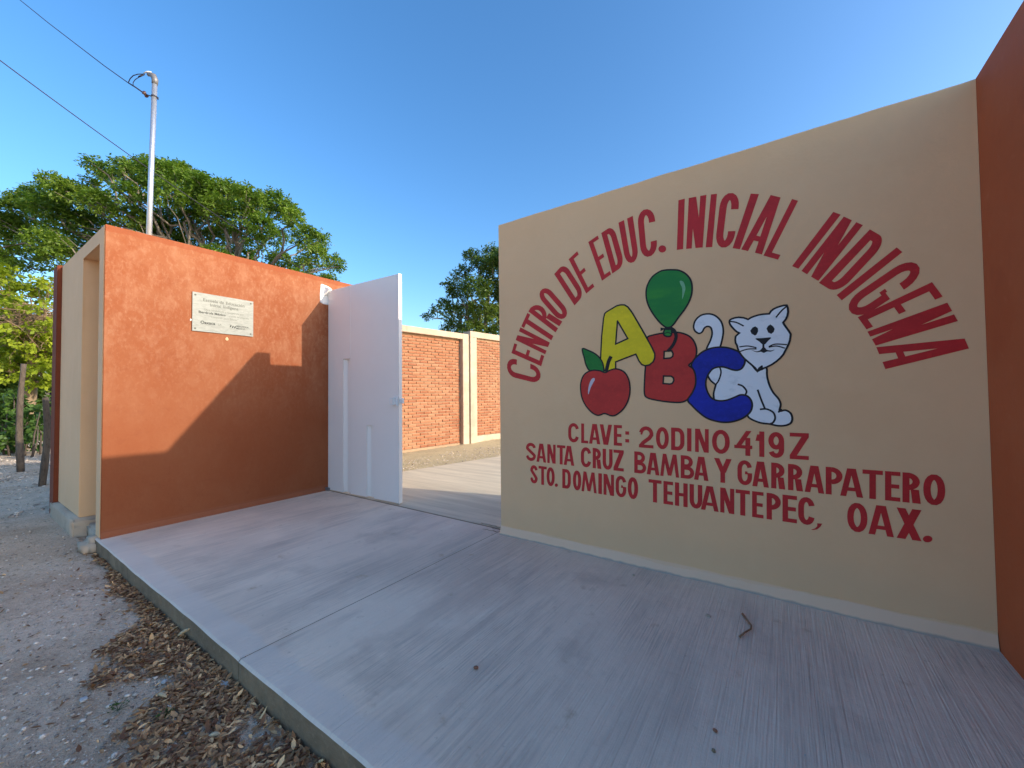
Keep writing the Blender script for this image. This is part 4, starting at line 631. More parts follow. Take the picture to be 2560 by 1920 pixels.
# white bracket let into the orange wall at the top hinge
brk = empty('hinge_bracket', (XO, 3.55, 3.15), 'sunlit white hinge bracket at the top inner corner of the orange wall', 'bracket')
bm = bmesh.new()
outl = [(3.475, 2.985), (3.47, 3.10), (3.482, 3.265), (3.50, 3.285), (3.60, 3.27), (3.66, 3.245), (3.72, 3.19), (3.70, 2.97), (3.53, 2.965)]
A = [bm.verts.new((XO + .0004, p[0], p[1])) for p in outl]; B = [bm.verts.new((XO + .008, 3.58 + (p[0] - 3.58) * .96, 3.13 + (p[1] - 3.13) * .96)) for p in outl]
bm.faces.new(B)
for i in range(len(outl)): bm.faces.new((A[i], A[(i + 1) % len(outl)], B[(i + 1) % len(outl)], B[i]))
finish('plate', bm, M['white'], brk)
bm = bmesh.new()
v = [bm.verts.new(p) for p in ((XO + .009, 3.52, 3.10), (XO + .009, 3.545, 3.26), (XO + .11, 3.56, 3.195), (XO + .11, 3.57, 3.20), (XO + .009, 3.60, 3.24), (XO + .009, 3.60, 3.10), (XO + .10, 3.57, 3.19))]
bm.faces.new((v[0], v[2], v[1])); bm.faces.new((v[1], v[2], v[3], v[4])); bm.faces.new((v[4], v[3], v[6], v[5])); bm.faces.new((v[0], v[5], v[6], v[2])); bm.faces.new((v[2], v[6], v[3])); bm.faces.new((v[0], v[1], v[4], v[5]))
finish('gusset', bm, M['white'], brk)
# right leaf, folded back into the yard
g2o = empty('gate_leaf', (-2.60, 3.66, 0), 'white gate leaf swung open behind the mural wall, only its edge showing', 'gate')
box('panel', -2.602, -2.556, 3.70, 5.07, .02, 3.18, M['white_metal'], g2o, bevel=.003)
box('edge_strip', -2.606, -2.553, 3.664, 3.699, .02, 3.18, M['white'], g2o, bevel=.003)
bm = bmesh.new(); zz = [(-2.549, 3.18), (-2.549, 3.32), (-2.60, 3.20), (-2.60, 3.18)]
A = [bm.verts.new((x, 3.60, z + .004)) for x, z in zz]; B = [bm.verts.new((x, 3.68, z + .004)) for x, z in zz]
bm.faces.new(A); bm.faces.new(B[::-1])
for i in range(4): bm.faces.new((A[i], B[i], B[(i + 1) % 4], A[(i + 1) % 4]))
finish('gusset', bm, M['white'], g2o)

# ---------------------------------------------------------------- plaque
pq = empty('plaque', (XO, 2.16, 2.57), 'brushed metal dedication plaque screwed to the orange wall', 'plaque')
box('plate', XO + .012, XO + .016, 1.822, 2.508, 2.325, 2.812, M['plaque'], pq, bevel=.001)
box('spacer', XO + .0005, XO + .0118, 1.845, 2.485, 2.345, 2.79, M['kerb'], pq)
for yy in (1.852, 2.476):
    for zz in (2.358, 2.778):
        bm = bmesh.new(); bmesh.ops.create_cone(bm, cap_ends=True, segments=12, radius1=.011, radius2=.008, depth=.006, matrix=Matrix.Translation((XO + .0191, yy, zz)) @ Matrix.Rotation(R(90), 4, 'Y'))
        finish('screw', bm, M['plaque_text'], pq)
def text(body, size, y, z, material, align='CENTER', bold=0.0, sx=1.0):
    cu = bpy.data.curves.new('t', 'FONT'); cu.body = body; cu.size = size; cu.align_x = align; cu.offset = bold; cu.resolution_u = 3
    o = bpy.data.objects.new('t', cu); col.objects.link(o)
    dg = bpy.context.evaluated_depsgraph_get(); me = bpy.data.meshes.new_from_object(o.evaluated_get(dg)); bpy.data.objects.remove(o)
    rot = Matrix(((0, 0, 1, XO + .0168), (sx, 0, 0, y), (0, 1, 0, z), (0, 0, 0, 1)))
    me.transform(rot); me.materials.clear(); me.name = 'inscription'
    return link('inscription', me, material, pq)
T1_, T2_ = M['plaque_text'], M['plaque_text_dark']
text('Escuela de Educación', .055, 2.165, 2.712, T1_, bold=.0008)
text('Inicial Indígena', .055, 2.165, 2.658, T1_, bold=.0008)
text('Obra rehabilitada y recuperada por', .033, 2.165, 2.598, T1_, sx=.95)
text('Iberdrola México', .042, 1.885, 2.556, T2_, 'LEFT', .0012)
text(', a través del programa', .032, 2.20, 2.556, T1_, 'LEFT', 0, .85)
text('"Construir para Educar"', .033, 2.165, 2.515, T1_)
text('Oaxaca', .052, 1.905, 2.425, T2_, 'LEFT', .0016)
text('LR', .036, 2.095, 2.425, T1_, 'LEFT')
text('IBERDROLA', .030, 2.30, 2.434, T2_, 'LEFT', .0006, .95)
text('MÉXICO', .030, 2.30, 2.404, T2_, 'LEFT', .0006, .95)
bm = bmesh.new()
for (ys, zs) in ((2.225, 2.418), (2.25, 2.412), (2.275, 2.41)):
    pts = [(ys, zs), (ys + .016, zs + .004), (ys + .022, zs + .030), (ys + .012, zs + .034), (ys + .003, zs + .016)]
    bm.faces.new([bm.verts.new((XO + .0168, p[0], p[1])) for p in pts])
finish('emblem', bm, T2_, pq)
bm = bmesh.new(); boxbm(bm, XO + .0168, XO + .0170, 1.905, 2.07, 2.412, 2.414); finish('underline', bm, T1_, pq)
for nm, (yy, zz), sc, lb in (('plaster_dab', (1.812, 2.46), .011, 'small white plaster dab at the left edge of the plaque'), ('paint_chip', (2.20, 2.265), .020, 'small pale chipped spot just below the plaque')):
    bm = bmesh.new(); bmesh.ops.create_icosphere(bm, subdivisions=2, radius=sc)
    for v in bm.verts: v.co = Vector((XO + .002 + abs(v.co.x) * .3, yy + v.co.y * .8 * (1.1 - (v.co.z / sc) * .6), zz + v.co.z * 1.2))
    o = finish(nm, bm, M['white'] if nm == 'plaster_dab' else M['tan'], smooth=True); tag(o, lb, 'paint mark' if nm == 'paint_chip' else 'plaster dab')

# ---------------------------------------------------------------- service mast and cables
mast = empty('service_mast', (-6.34, 1.5, 3.3), 'tall galvanised service mast rising behind the orange wall with a weatherhead', 'mast')
tube_obj('pipe', [(-6.43, 1.487, 2.6), (-6.352, 1.496, 4.269), (-6.291, 1.504, 5.385)], .027, M['galv'], mast, 16)
bm = bmesh.new()
tube(bm, [(-6.293, 1.504, 5.345), (-6.288, 1.506, 5.40), (-6.303, 1.495, 5.445), (-6.335, 1.472, 5.468), (-6.362, 1.454, 5.462)], [.030, .033, .034, .027, .016], 14)
finish('weatherhead', bm, M['grey_metal'], mast, smooth=True)
tube_obj('hood_lip', [(-6.305, 1.472, 5.484), (-6.34, 1.444, 5.484), (-6.378, 1.420, 5.470)], [.007, .009, .006], M['white'], mast)
tube_obj('lead_wire', [(-6.385, 1.43, 5.468), (-6.459, 1.387, 5.472), (-6.508, 1.354, 5.455), (-6.560, 1.338, 5.432), (-6.60, 1.332, 5.405), (-6.61, 1.338, 5.385)], .0050, M['dark_metal'], mast)
tube_obj('lead_wire', [(-6.385, 1.43, 5.458), (-6.452, 1.393, 5.434), (-6.489, 1.368, 5.405), (-6.53, 1.358, 5.38), (-6.545, 1.362, 5.345)], .0042, M['dark_metal'], mast)
tube_obj('splice', [(-6.405, 1.42, 5.458), (-6.450, 1.39, 5.436)], .0085, M['dark_metal'], mast)
bm = bmesh.new()
bmesh.ops.create_cone(bm, cap_ends=True, segments=16, radius1=.031, radius2=.031, depth=.018, matrix=Matrix.Translation((-6.301, 1.503, 5.192)))
finish('clamp', bm, M['dark_metal'], mast)
tube_obj('clamp_tail', [(-6.28, 1.52, 5.195), (-6.262, 1.532, 5.182), (-6.266, 1.53, 5.155)], .005, M['dark_metal'], mast)
tube_obj('clamp_bolt', [(-6.32, 1.49, 5.195), (-6.385, 1.445, 5.222)], .006, M['dark_metal'], mast)
bm = bmesh.new()
ax = Vector((-.83, -.56, .0)); c0 = Vector((-6.392, 1.441, 5.224)); up_ = Vector((.35, -.5, .2)).normalized()
tube(bm, [c0 + up_ * k for k in (-.030, -.020, -.008, .008, .020, .030)], [.018, .026, .018, .018, .026, .018], 16)
finish('insulator', bm, M['porcelain'], mast, smooth=True)
def catenary(a, b, sag, n=24):
    a, b = Vector(a), Vector(b); return [a.lerp(b, i / n) - Vector((0, 0, sag * 4 * (i / n) * (1 - i / n))) for i in range(n + 1)]
ta = tube_obj('service_cable', [(-6.395, 1.438, 5.228), (-6.523, 1.384, 5.33), (-6.634, 1.329, 5.411), (-7.2, 1.222, 5.818), (-7.904, 1.1, 6.339), (-8.9, .918, 7.08), (-9.979, .726, 7.9), (-12.561, .113, 9.954)], .0058, M['dark_metal'], n=8)
tag(ta, 'twisted overhead cable running up left from the mast insulator', 'cable')
tape = tube_obj('cable_grip', [(-6.41, 1.433, 5.24), (-6.523, 1.384, 5.33), (-6.60, 1.345, 5.387)], .0085, M['dark_metal'], ta)
tb = tube_obj('overhead_cable', catenary((-8.85, -.14, 6.52), (-12.25, 7.88, 5.02), .25, 30), .0075, M['dark_metal'])
tag(tb, 'thin overhead cable passing lower left and crossing in front of the big tree', 'cable')

# ---------------------------------------------------------------- brick yard walls
D = Vector((.1184, .99297, 0)); Nn = Vector((.99297, -.1184, 0)); O0 = Vector((-8.028, 6.809, 0))
BW = Matrix(((D.x, -Nn.x, 0, O0.x), (D.y, -Nn.y, 0, O0.y), (0, 0, 1, 0), (0, 0, 0, 1)))   # x along wall, y into wall, z up
def brick_mesh(Lb, hb_, seed):
    rnd = random.Random(seed); bm = bmesh.new(); d = .03; e = .006
    back = [(0, d, 0), (Lb, d, 0), (Lb, d, hb_), (0, d, hb_)]
    mid = [(0, .004, 0), (Lb, .004, 0), (Lb, .004, hb_), (0, .004, hb_)]
    fr = [(e, -.002, e), (Lb - e, -.002, e), (Lb - e, -.002, hb_ - e), (e, -.002, hb_ - e)]
    j = lambda p, k: Vector((p[0] + rnd.uniform(-k, k), p[1] + rnd.uniform(-k, k) * .6, p[2] + rnd.uniform(-k, k)))
    V0 = [bm.verts.new(p) for p in back]; V1 = [bm.verts.new(j(p, .003)) for p in mid]; V2 = [bm.verts.new(j(p, .0035)) for p in fr]
    bm.faces.new(V2)
    for A_, B_ in ((V0, V1), (V1, V2)):
        for i in range(4): bm.faces.new((A_[i], A_[(i + 1) % 4], B_[(i + 1) % 4], B_[i]))
    bmesh.ops.recalc_face_normals(bm, faces=bm.faces)
    me = bpy.data.meshes.new('brick'); bm.to_mesh(me); bm.free(); me.materials.append(M['brick'][seed % 3]); return me
PITCH, HB, LB = .0815, .060, .238
full = [brick_mesh(LB, HB, s) for s in range(9)]; half = [brick_mesh(.112, HB, s + 20) for s in range(3)]
def course(parent, s0, s1, z0, ncourse, yb, singles):
    """lay bricks from s0 to s1; singles(s) tells which are objects of their own, the rest is one joined mesh"""
    V, F = [], []; cnt = 0
    for r_ in range(ncourse):
        z = z0 + r_ * PITCH; x = s0 + (0 if r_ % 2 else -.125)
        while x < s1 - .03:
            xa = max(x, s0); xb = min(x + LB, s1)
            if xb - xa > .05:
                ln = xb - xa; me = random.choice(full) if ln > .16 else random.choice(half); base = LB if ln > .16 else .112
                M4 = BW @ Matrix.Translation((xa + random.uniform(-.004, .004), yb + random.uniform(-.008, .005), z + random.uniform(-.002, .002))) @ Matrix.Rotation(random.uniform(-.006, .006), 4, 'Y') @ Matrix.Diagonal((ln / base, 1, 1, 1))
                if singles(xa, xb) and cnt < 298:
                    o = bpy.data.objects.new('brick', me); col.objects.link(o); o.parent = parent
                    o.matrix_parent_inverse = Matrix.Translation(parent.location).inverted(); o.matrix_basis = M4; cnt += 1
                else:
                    k = len(V)
                    for v in me.vertices: V.append(tuple(M4 @ v.co))
                    for p in me.polygons: F.append([k + i for i in p.vertices])
            x += LB + .013
    if V:
        me = bpy.data.meshes.new('bricks'); me.from_pydata(V, [], F); me.materials.append(M['brick'][0]); o = link('bricks', me, None, parent); o['kind'] = 'stuff'
def wbox(name, s0, s1, y0, y1, z0, z1, material, parent, amp=.0): 
    bm = bmesh.new(); boxbm(bm, s0, s1, y0, y1, z0, z1, BW)
    if amp:
        bmesh.ops.bevel(bm, geom=list(bm.edges), offset=.008, segments=2, affect='EDGES')
    return finish(name, bm, material, parent)
w1 = empty('brick_wall', (-8, 7.5, 0), 'sunlit brick yard wall panel between the gate leaf and the concrete column', 'wall')
wbox('mortar_bed', -3.0, 2.058, .155, .24, -.1, 3.134, M['mortar'], w1)
course(w1, -3.0, 2.05, .085, 37, .132, lambda a, b: b > -.35 )
wbox('cap_beam', -3.0, 2.06, .0, .26, 3.135, 3.30, M['cement'], w1, .01)
wbox('column', 2.06, 2.30, .0, .26, -.12, 3.30, M['cement'], w1, .01)
wbox('footing', -3.0, 2.057, .11, .154, -.12, .075, M['mortar'], w1)
w2 = empty('brick_wall', (-7.6, 10, 0), 'sunlit brick yard wall panel beyond the concrete column, its cap a step higher', 'wall')
wbox('mortar_bed', 2.602, 7.4, .075, .20, .236, 3.224, M['mortar'], w2)
course(w2, 2.61, 7.4, .255, 36, .052, lambda a, b: a < 4.4)
wbox('cap_beam', 2.33, 7.4, -.03, .30, 3.225, 3.405, M['cement'], w2, .01)
wbox('column', 2.33, 2.60, -.03, .26, -.1, 3.223, M['cement'], w2, .01)
wbox('footing', 2.602, 7.4, -.01, .074, -.1, .235, M['cement'], w2, .01)

# ---------------------------------------------------------------- wooden posts
def post(x, y, z, h, r0, label, lean, seed):
    rnd = random.Random(seed); bm = bmesh.new(); pts, rd = [], []
    for i in range(11):
        t = i / 10; pts.append((x + lean[0] * t + .03 * math.sin(t * 5 + seed), y + lean[1] * t + .03 * math.cos(t * 4 + seed), z + h * t)); rd.append(r0 * (1.25 - .35 * t) * rnd.uniform(.93, 1.07))
    tube(bm, pts, rd, 12)
    for v in bm.verts: v.co += Vector((rnd.uniform(-1, 1), rnd.uniform(-1, 1), rnd.uniform(-1, 1))) * r0 * .10
    o = finish('fence_post', bm, M['bark'], smooth=True); tag(o, label, 'post', 'rough wooden fence posts'); return o
post(-14.33, 1.18, -.2, 2.50, .050, 'taller rough wooden fence post in front of the hedge, its top sunlit', (.03, .02), 1)
post(-11.62, 1.25, -.2, 1.72, .046, 'shorter dark wooden fence post half hidden by the red pillar', (.0, .0), 4)

# ---------------------------------------------------------------- trees
def foliage(clumps, per_m2, spray_len, leaf_l, leaf_w, leaflets, seed, droop=.35, flat=.75, shell=.55):
    g = np.random.default_rng(seed); Vs, Fs, Ts = [], [], []; base = 0
    for (c, r_) in clumps:
        n = max(6, int(per_m2 * 4 * r_ * r_))
        ct = g.uniform(0, .45)
        d = g.normal(size=(n, 3)); d[:, 2] += .35; d /= np.linalg.norm(d, axis=1)[:, None]
        rr = r_ * (shell + (1.08 - shell) * g.random(n) ** .7)
        p = np.array(c) + d * rr[:, None] * np.array([1, 1, flat])
        ax = d * .8 + g.normal(size=(n, 3)) * .55; ax[:, 2] -= droop; ax /= np.linalg.norm(ax, axis=1)[:, None]
        side = np.cross(ax, g.normal(size=(n, 3)) * .35 + np.array([0, 0, 1])); side /= np.linalg.norm(side, axis=1)[:, None]
        for k in range(leaflets):
            t = (k + 1) / leaflets; sg = 1 if k % 2 else -1
            o = p + ax * (spray_len * (t - .5)) + g.normal(size=(n, 3)) * .015
            ld = side * sg * .8 + ax * .55 + g.normal(size=(n, 3)) * .3; ld[:, 2] -= droop * .5; ld /= np.linalg.norm(ld, axis=1)[:, None]
            wd = np.cross(ld, np.cross(ax, side) + g.normal(size=(n, 3)) * .5); wd /= np.linalg.norm(wd, axis=1)[:, None]
            s = g.uniform(.7, 1.25, n)[:, None]
            V = np.stack([o, o + ld * leaf_l * .5 * s + wd * leaf_w * .5 * s, o + ld * leaf_l * s, o + ld * leaf_l * .5 * s - wd * leaf_w * .5 * s], 1)
            Vs.append(V.reshape(-1, 3)); Fs.append(base + np.arange(4 * n).reshape(n, 4)); base += 4 * n
            Ts.append(np.clip(ct + g.normal(.25, .2, n), 0, 1))
    return np.concatenate(Vs), np.concatenate(Fs), np.concatenate(Ts)
def tree(name, label, clumps, base, fork, trunk_r, leafm, barkm, fol, seed, hubs=6, twig=3):
    t = empty(name, base, label, 'tree'); rnd = random.Random(seed); g = np.random.default_rng(seed)
    bm = bmesh.new(); b = Vector(base); f = Vector(fork)
    pts = [b.lerp(f, i / 6) + Vector((rnd.uniform(-1, 1), rnd.uniform(-1, 1), 0)) * trunk_r * .35 for i in range(7)]
    tube(bm, pts, [trunk_r * (1.35 - .5 * i / 6) for i in range(7)], 12); finish('trunk', bm, barkm, t, smooth=True)
    C = np.array([c for c, _ in clumps]); 
    idx = g.choice(len(C), hubs, replace=False); cen = C[idx].copy()
    for _ in range(8):
        lab = np.argmin(((C[:, None] - cen[None]) ** 2).sum(-1), 1)
        for h_ in range(hubs):
            if (lab == h_).any(): cen[h_] = C[lab == h_].mean(0)
    for h_ in range(hubs):
        mem = [clumps[i] for i in range(len(C)) if lab[i] == h_]
        if not mem: continue
        hub = Vector(cen[h_]).lerp(f, .38); bm = bmesh.new()
        def limb(a, e, r0, r1, n=7, wob=.14):
            L_ = (e - a).length; P_ = [a.lerp(e, i / n) + Vector((rnd.uniform(-1, 1), rnd.uniform(-1, 1), rnd.uniform(-.6, 1))) * L_ * wob * math.sin(math.pi * i / n) * .6 for i in range(n + 1)]
            tube(bm, P_, [r0 + (r1 - r0) * i / n for i in range(n + 1)], 7, False); return P_
        st = f - Vector((0, 0, trunk_r * rnd.uniform(0, 1.5)))
        main = limb(st, hub, trunk_r * .55, trunk_r * .30, 8, .10)
        for (c, r_) in mem:
            c = Vector(c); a = rnd.choice(main[4:]); P_ = limb(a, c, trunk_r * .17, trunk_r * .07, 7, .16)
            for _ in range(twig):
                dd = Vector((rnd.gauss(0, 1), rnd.gauss(0, 1), rnd.gauss(.3, 1))).normalized()
                limb(rnd.choice(P_[3:]), c + dd * r_ * .9, trunk_r * .05, trunk_r * .02, 4, .15)
        finish('limb', bm, barkm, t, smooth=True)
    V, F, T = foliage(clumps, *fol, seed)
    numesh('crown', V, F, leafm, t, T)
    return t
tree('shade_tree', 'big spreading shade tree with dense green crown behind the orange wall', BIG_TREE, (-15.6, 5.6, -.2), (-15.5, 5.6, 4.4), .27, M['leaf_big'], M['limb'], (150, .26, .115, .045, 11), 3, 9, 2)
tree('yard_tree', 'dark green tree rising behind the brick wall beside the mural', REAR_TREE, (-11.6, 14.6, -.1), (-11.4, 14.4, 3.8), .24, M['leaf_rear'], M['limb'], (140, .26, .11, .043, 11), 8, 5, 2)
tree('lime_tree', 'small lime-green sunlit tree behind the wooden posts', LIME_TREE + LIME_FRONT, (-21.0, 1.7, -.2), (-20.4, 1.9, 2.0), .16, M['leaf_lime'], M['dry'], (70, .26, .13, .085, 8), 12, 5, 6)
hd = empty('hedge', (-18.6, 1.6, -.15), 'low dark green hedge at the back of the gravel, behind the taller wooden post', 'hedge')
V, F, T = foliage(HEDGE, 60, .24, .14, .10, 8, 21); numesh('foliage', V, F, M['leaf_hedge'], hd, T)
bm = bmesh.new(); rnd = random.Random(2)
for c, r_ in HEDGE:
    c = Vector(c); g0 = Vector((c.x + rnd.uniform(-.2, .2), c.y + rnd.uniform(-.2, .2), -.18))
    tube(bm, [g0, g0.lerp(c, .5) + Vector((rnd.uniform(-.1, .1), rnd.uniform(-.1, .1), 0)), c], [.03, .02, .01], 6)
finish('stems', bm, M['bark'], hd, smooth=True)
# dry tangle of twigs inside the lime tree
bm = bmesh.new(); rnd = random.Random(9)
for c, r_ in DRY:
    for _ in range(65):
        a = Vector(c) + Vector((rnd.gauss(0, .55), rnd.gauss(0, .55), rnd.gauss(0, .3))) * r_ * 1.6
        d = Vector((rnd.gauss(0, .7), rnd.gauss(0, .7), rnd.gauss(0, .35))).normalized() * rnd.uniform(.4, .95)
        P_ = [a + d * (i / 4) + Vector((rnd.gauss(0, .04), rnd.gauss(0, .04), -.12 * (i / 4) ** 2)) for i in range(5)]
        tube(bm, P_, [.010, .009, .007, .006, .004], 4, False)
tg = finish('dry_vine_tangle', bm, M['dry']); tag(tg, 'brown tangle of dry vines hanging across the lime-green tree', 'vines')
# far house with a dark doorway and stone heap
hs = empty('far_house', (-27, 4, -.15), 'small pale house in deep shade beyond the hedge', 'house')
box('wall', -27.2, -27.0, 2.2, 3.02, -.2, 2.2, M['house'], hs); box('wall', -27.2, -27.0, 4.4, 9.2, -.2, 2.2, M['house'], hs)
box('lintel', -27.2, -27.0, 3.022, 4.398, 1.9, 2.2, M['house'], hs); box('roof', -31.5, -26.2, 2.0, 9.6, 2.202, 2.35, M['cement'], hs)
box('doorway_shade_sheet', -27.12, -27.08, 3.03, 4.39, -.19, 1.89, M['dark_inside'], hs)  # dark sheet added in the open doorway in place of its shade
box('wall', -31.2, -31.0, 2.2, 9.2, -.2, 2.2, M['house'], hs); box('wall', -30.99, -27.21, 2.2, 2.4, -.2, 2.2, M['house'], hs); box('wall', -30.99, -27.21, 9.0, 9.2, -.2, 2.2, M['house'], hs)
tk = empty('thicket', (-26.5, -.5, -.15), 'dark green thicket closing the view behind the lime-green tree', 'bushes')
V, F, T = foliage(THICKET, 34, .34, .20, .11, 8, 77, shell=.3); numesh('foliage', V, F, M['leaf_rear'], tk, T)
bm = bmesh.new(); rnd = random.Random(5)
for c, r_ in THICKET:
    if c[2] < 2: tube(bm, [(c[0] + rnd.uniform(-.3, .3), c[1], -.2), (c[0], c[1] + rnd.uniform(-.2, .2), c[2] * .5), tuple(c)], [.06, .05, .02], 6)
finish('stems', bm, M['bark'], tk, smooth=True)

def rock_mesh(seed, sq=.6):
    rnd = random.Random(seed); bm = bmesh.new(); bmesh.ops.create_icosphere(bm, subdivisions=2, radius=1)
    ph = [rnd.uniform(0, 6) for _ in range(3)]
    for v in bm.verts:
        k = 1 + .16 * math.sin(v.co.x * 3 + ph[0]) + .14 * math.sin(v.co.y * 3.7 + ph[1]) + rnd.uniform(-.05, .05)
        v.co = Vector((v.co.x * k, v.co.y * k * .8, v.co.z * k * sq))
    me = bpy.data.meshes.new('stone'); bm.to_mesh(me); bm.free(); me.materials.append(M['stone']); return me
rocks = [rock_mesh(s) for s in range(5)]
hp = empty('stone_heap', (-20.9, 2.5, -.15), 'sunlit heap of pale stones between the hedge and the shorter post', 'stone heap')
rnd = random.Random(3)
for i in range(16):
    o = bpy.data.objects.new('stone', rocks[i % 5]); col.objects.link(o); o.parent = hp
    lv = i // 6; o.location = (rnd.uniform(-.3, .3) * (1.6 - .4 * lv), rnd.uniform(-.35, .35) * (1.5 - .4 * lv), .12 + lv * .2); s = rnd.uniform(.13, .2); o.scale = (s, s, s); o.rotation_euler = (rnd.uniform(0, .6), 0, rnd.uniform(0, 6))

# ---------------------------------------------------------------- loose things on the ground
def scatter_leaves(n, area, z, size, seed, lift=.03, keep=None):
    g = np.random.default_rng(seed); P_ = []
    while len(P_) < n:
        x, y = area(g)
        if keep is None or keep(x, y): P_.append((x, y))
    P_ = np.array(P_); n = len(P_)
    a = g.uniform(0, 6.283, n); L_ = size * g.uniform(.55, 1.35, n); W_ = L_ * g.uniform(.25, .48, n); cup = g.uniform(-.15, .45, n) * W_
    tx = g.normal(0, .28, n); zz = z + g.random(n) ** 1.5 * lift + .004
    ux, uy = np.cos(a), np.sin(a)
    def pt(l, w, h): return np.stack([P_[:, 0] + ux * l - uy * w, P_[:, 1] + uy * l + ux * w, zz + h + l * tx + np.abs(l * tx) * .5], -1)
    c = cup
    V = np.stack([pt(-L_ * .5, 0 * L_, 0), pt(-L_ * .15, W_ * .5, c), pt(L_ * .2, W_ * .45, c), pt(L_ * .5, 0 * L_, 0), pt(L_ * .2, -W_ * .45, c), pt(-L_ * .15, -W_ * .5, c), pt(-L_ * .15, 0 * L_, 0), pt(L_ * .2, 0 * L_, 0)], 1).reshape(-1, 3)
    b = (np.arange(n) * 8)[:, None]
    F = np.concatenate([b + np.array([[0, 6, 1, 1]])[:, :], b + np.array([[1, 6, 7, 2]]), b + np.array([[2, 7, 3, 3]]), b + np.array([[0, 5, 6, 6]]), b + np.array([[5, 4, 7, 6]]), b + np.array([[4, 3, 7, 7]])])
    T = np.tile(np.where(g.random(n) < .06, 1.35, g.beta(1.1, 1.9, n)), 6)
    return V, F, T
def leafmesh(name, V, F, T, parent=None):
    tri = F[(F[:, 2] == F[:, 3])][:, :3]; quad = F[(F[:, 2] != F[:, 3])]
    Tt = T[(F[:, 2] == F[:, 3])]; Tq = T[(F[:, 2] != F[:, 3])]
    allt = np.concatenate([tri, quad[:, [0, 1, 2]], quad[:, [0, 2, 3]]]); TT = np.concatenate([Tt, Tq, Tq])
    return numesh(name, V, allt, M['litter'], parent, TT)
def litter_density(x, y):
    return litter_base(x, y) * (.35 + .65 * min(1, max(0, .5 + 1.1 * math.sin(x * 17 + 2 * math.sin(y * 13)) * math.sin(y * 21 + x * 5) + .5 * math.sin(x * 43 + y * 31))))
def litter_base(x, y):
    """drift of leaves against the kerb, widening towards the camera"""
    d = max(0.0, 1.01 - y)
    w = float(np.interp(x, [-5.95, -4.6, -3.95, -3.6, -3.3, -2.6, -1.5], [.04, .13, .24, .36, .52, .60, .62]))
    w *= .85 + .35 * math.sin(x * 5.1 + 1.0) + .15 * math.sin(x * 13)
    hole = math.exp(-(((x + 2.15) / .22) ** 2 + ((y - .93) / .10) ** 2)) + math.exp(-(((x + 3.05) / .12) ** 2 + ((y - .93) / .05) ** 2))
    return max(0, 1 - (d / max(w, .02)) ** 2.2) * (1 - .9 * hole)
kg = np.random.default_rng(4)
lit = scatter_leaves(7800, lambda g: (g.uniform(-6.0, -1.0), g.uniform(.2, 1.012)), -.147, .042, 31, .020, lambda x, y: kg.random() < litter_density(x, y))
lo_ = leafmesh('leaf_litter', *lit); lo_['kind'] = 'stuff'
lit = scatter_leaves(900, lambda g: (g.uniform(-6.4, -.6), g.uniform(-.6, 1.0)), -.147, .034, 32, .01, lambda x, y: kg.random() < .25 + .6 * litter_density(x, y + .15))
leafmesh('scattered_leaves', *lit)['kind'] = 'stuff'
def pebbles(name, n, area, z, s0, s1, seed, material, keep=None):
    g = np.random.default_rng(seed); bm = bmesh.new(); bmesh.ops.create_icosphere(bm, subdivisions=1, radius=1)
    bv = np.array([v.co[:] for v in bm.verts]); bf = np.array([[v.index for v in f.verts] for f in bm.faces]); bm.free()
    P_ = []
    while len(P_) < n:
        x, y = area(g)
        if keep is None or keep(x, y): P_.append((x, y))
    P_ = np.array(P_); a = g.uniform(0, 6.28, n); s = s0 * (s1 / s0) ** (g.random(n) ** 2.2)
    vv = bv[None] * (1 + g.normal(0, .13, (n, len(bv), 1))) * s[:, None, None] * np.stack([np.ones(n), g.uniform(.6, 1, n), g.uniform(.35, .6, n)], -1)[:, None, :]
    x = vv[..., 0] * np.cos(a)[:, None] - vv[..., 1] * np.sin(a)[:, None]; y = vv[..., 0] * np.sin(a)[:, None] + vv[..., 1] * np.cos(a)[:, None]
    V = np.stack([x + P_[:, :1], y + P_[:, 1:], vv[..., 2] + z + (s * .2)[:, None]], -1).reshape(-1, 3)
    F = (bf[None] + (np.arange(n) * len(bv))[:, None, None]).reshape(-1, 3)
    o = numesh(name, V, F, material, smooth=True, tint=np.repeat(g.random(n), len(bf))); o['kind'] = 'stuff'; return o
M['pebble'] = leaf_mat('pebble_grey', (.19, .15, .115), (.74, .63, .52), 0, .85)
pebbles('grit', 30000, lambda g: (-1.0 - g.exponential(2.4), g.uniform(-1.0, 1.005)), -.150, .0015, .004, 40, M['pebble'], lambda x, y: x > -8)
pebbles('pebbles', 17000, lambda g: (-1.0 - g.exponential(3.2), g.uniform(-1.4, 1.005)), -.150, .0030, .016, 41, M['pebble'], lambda x, y: x > -14)
pebbles('gravel', 9000, lambda g: (g.uniform(-20, -8.9), g.uniform(-1.5, 4.5)), -.150, .008, .035, 42, M['pebble'])
pebbles('yard_stones', 5000, lambda g: (g.uniform(-8.2, -5.2), g.uniform(4.8, 12)), -.005, .004, .022, 43, M['pebble'], lambda x, y: x < -6.3 + (y - 5) * .19)
pebbles('slab_grit', 260, lambda g: (g.uniform(-5.9, .9), g.uniform(1.15, 3.45)), .0005, .0012, .004, 44, M['stone'])

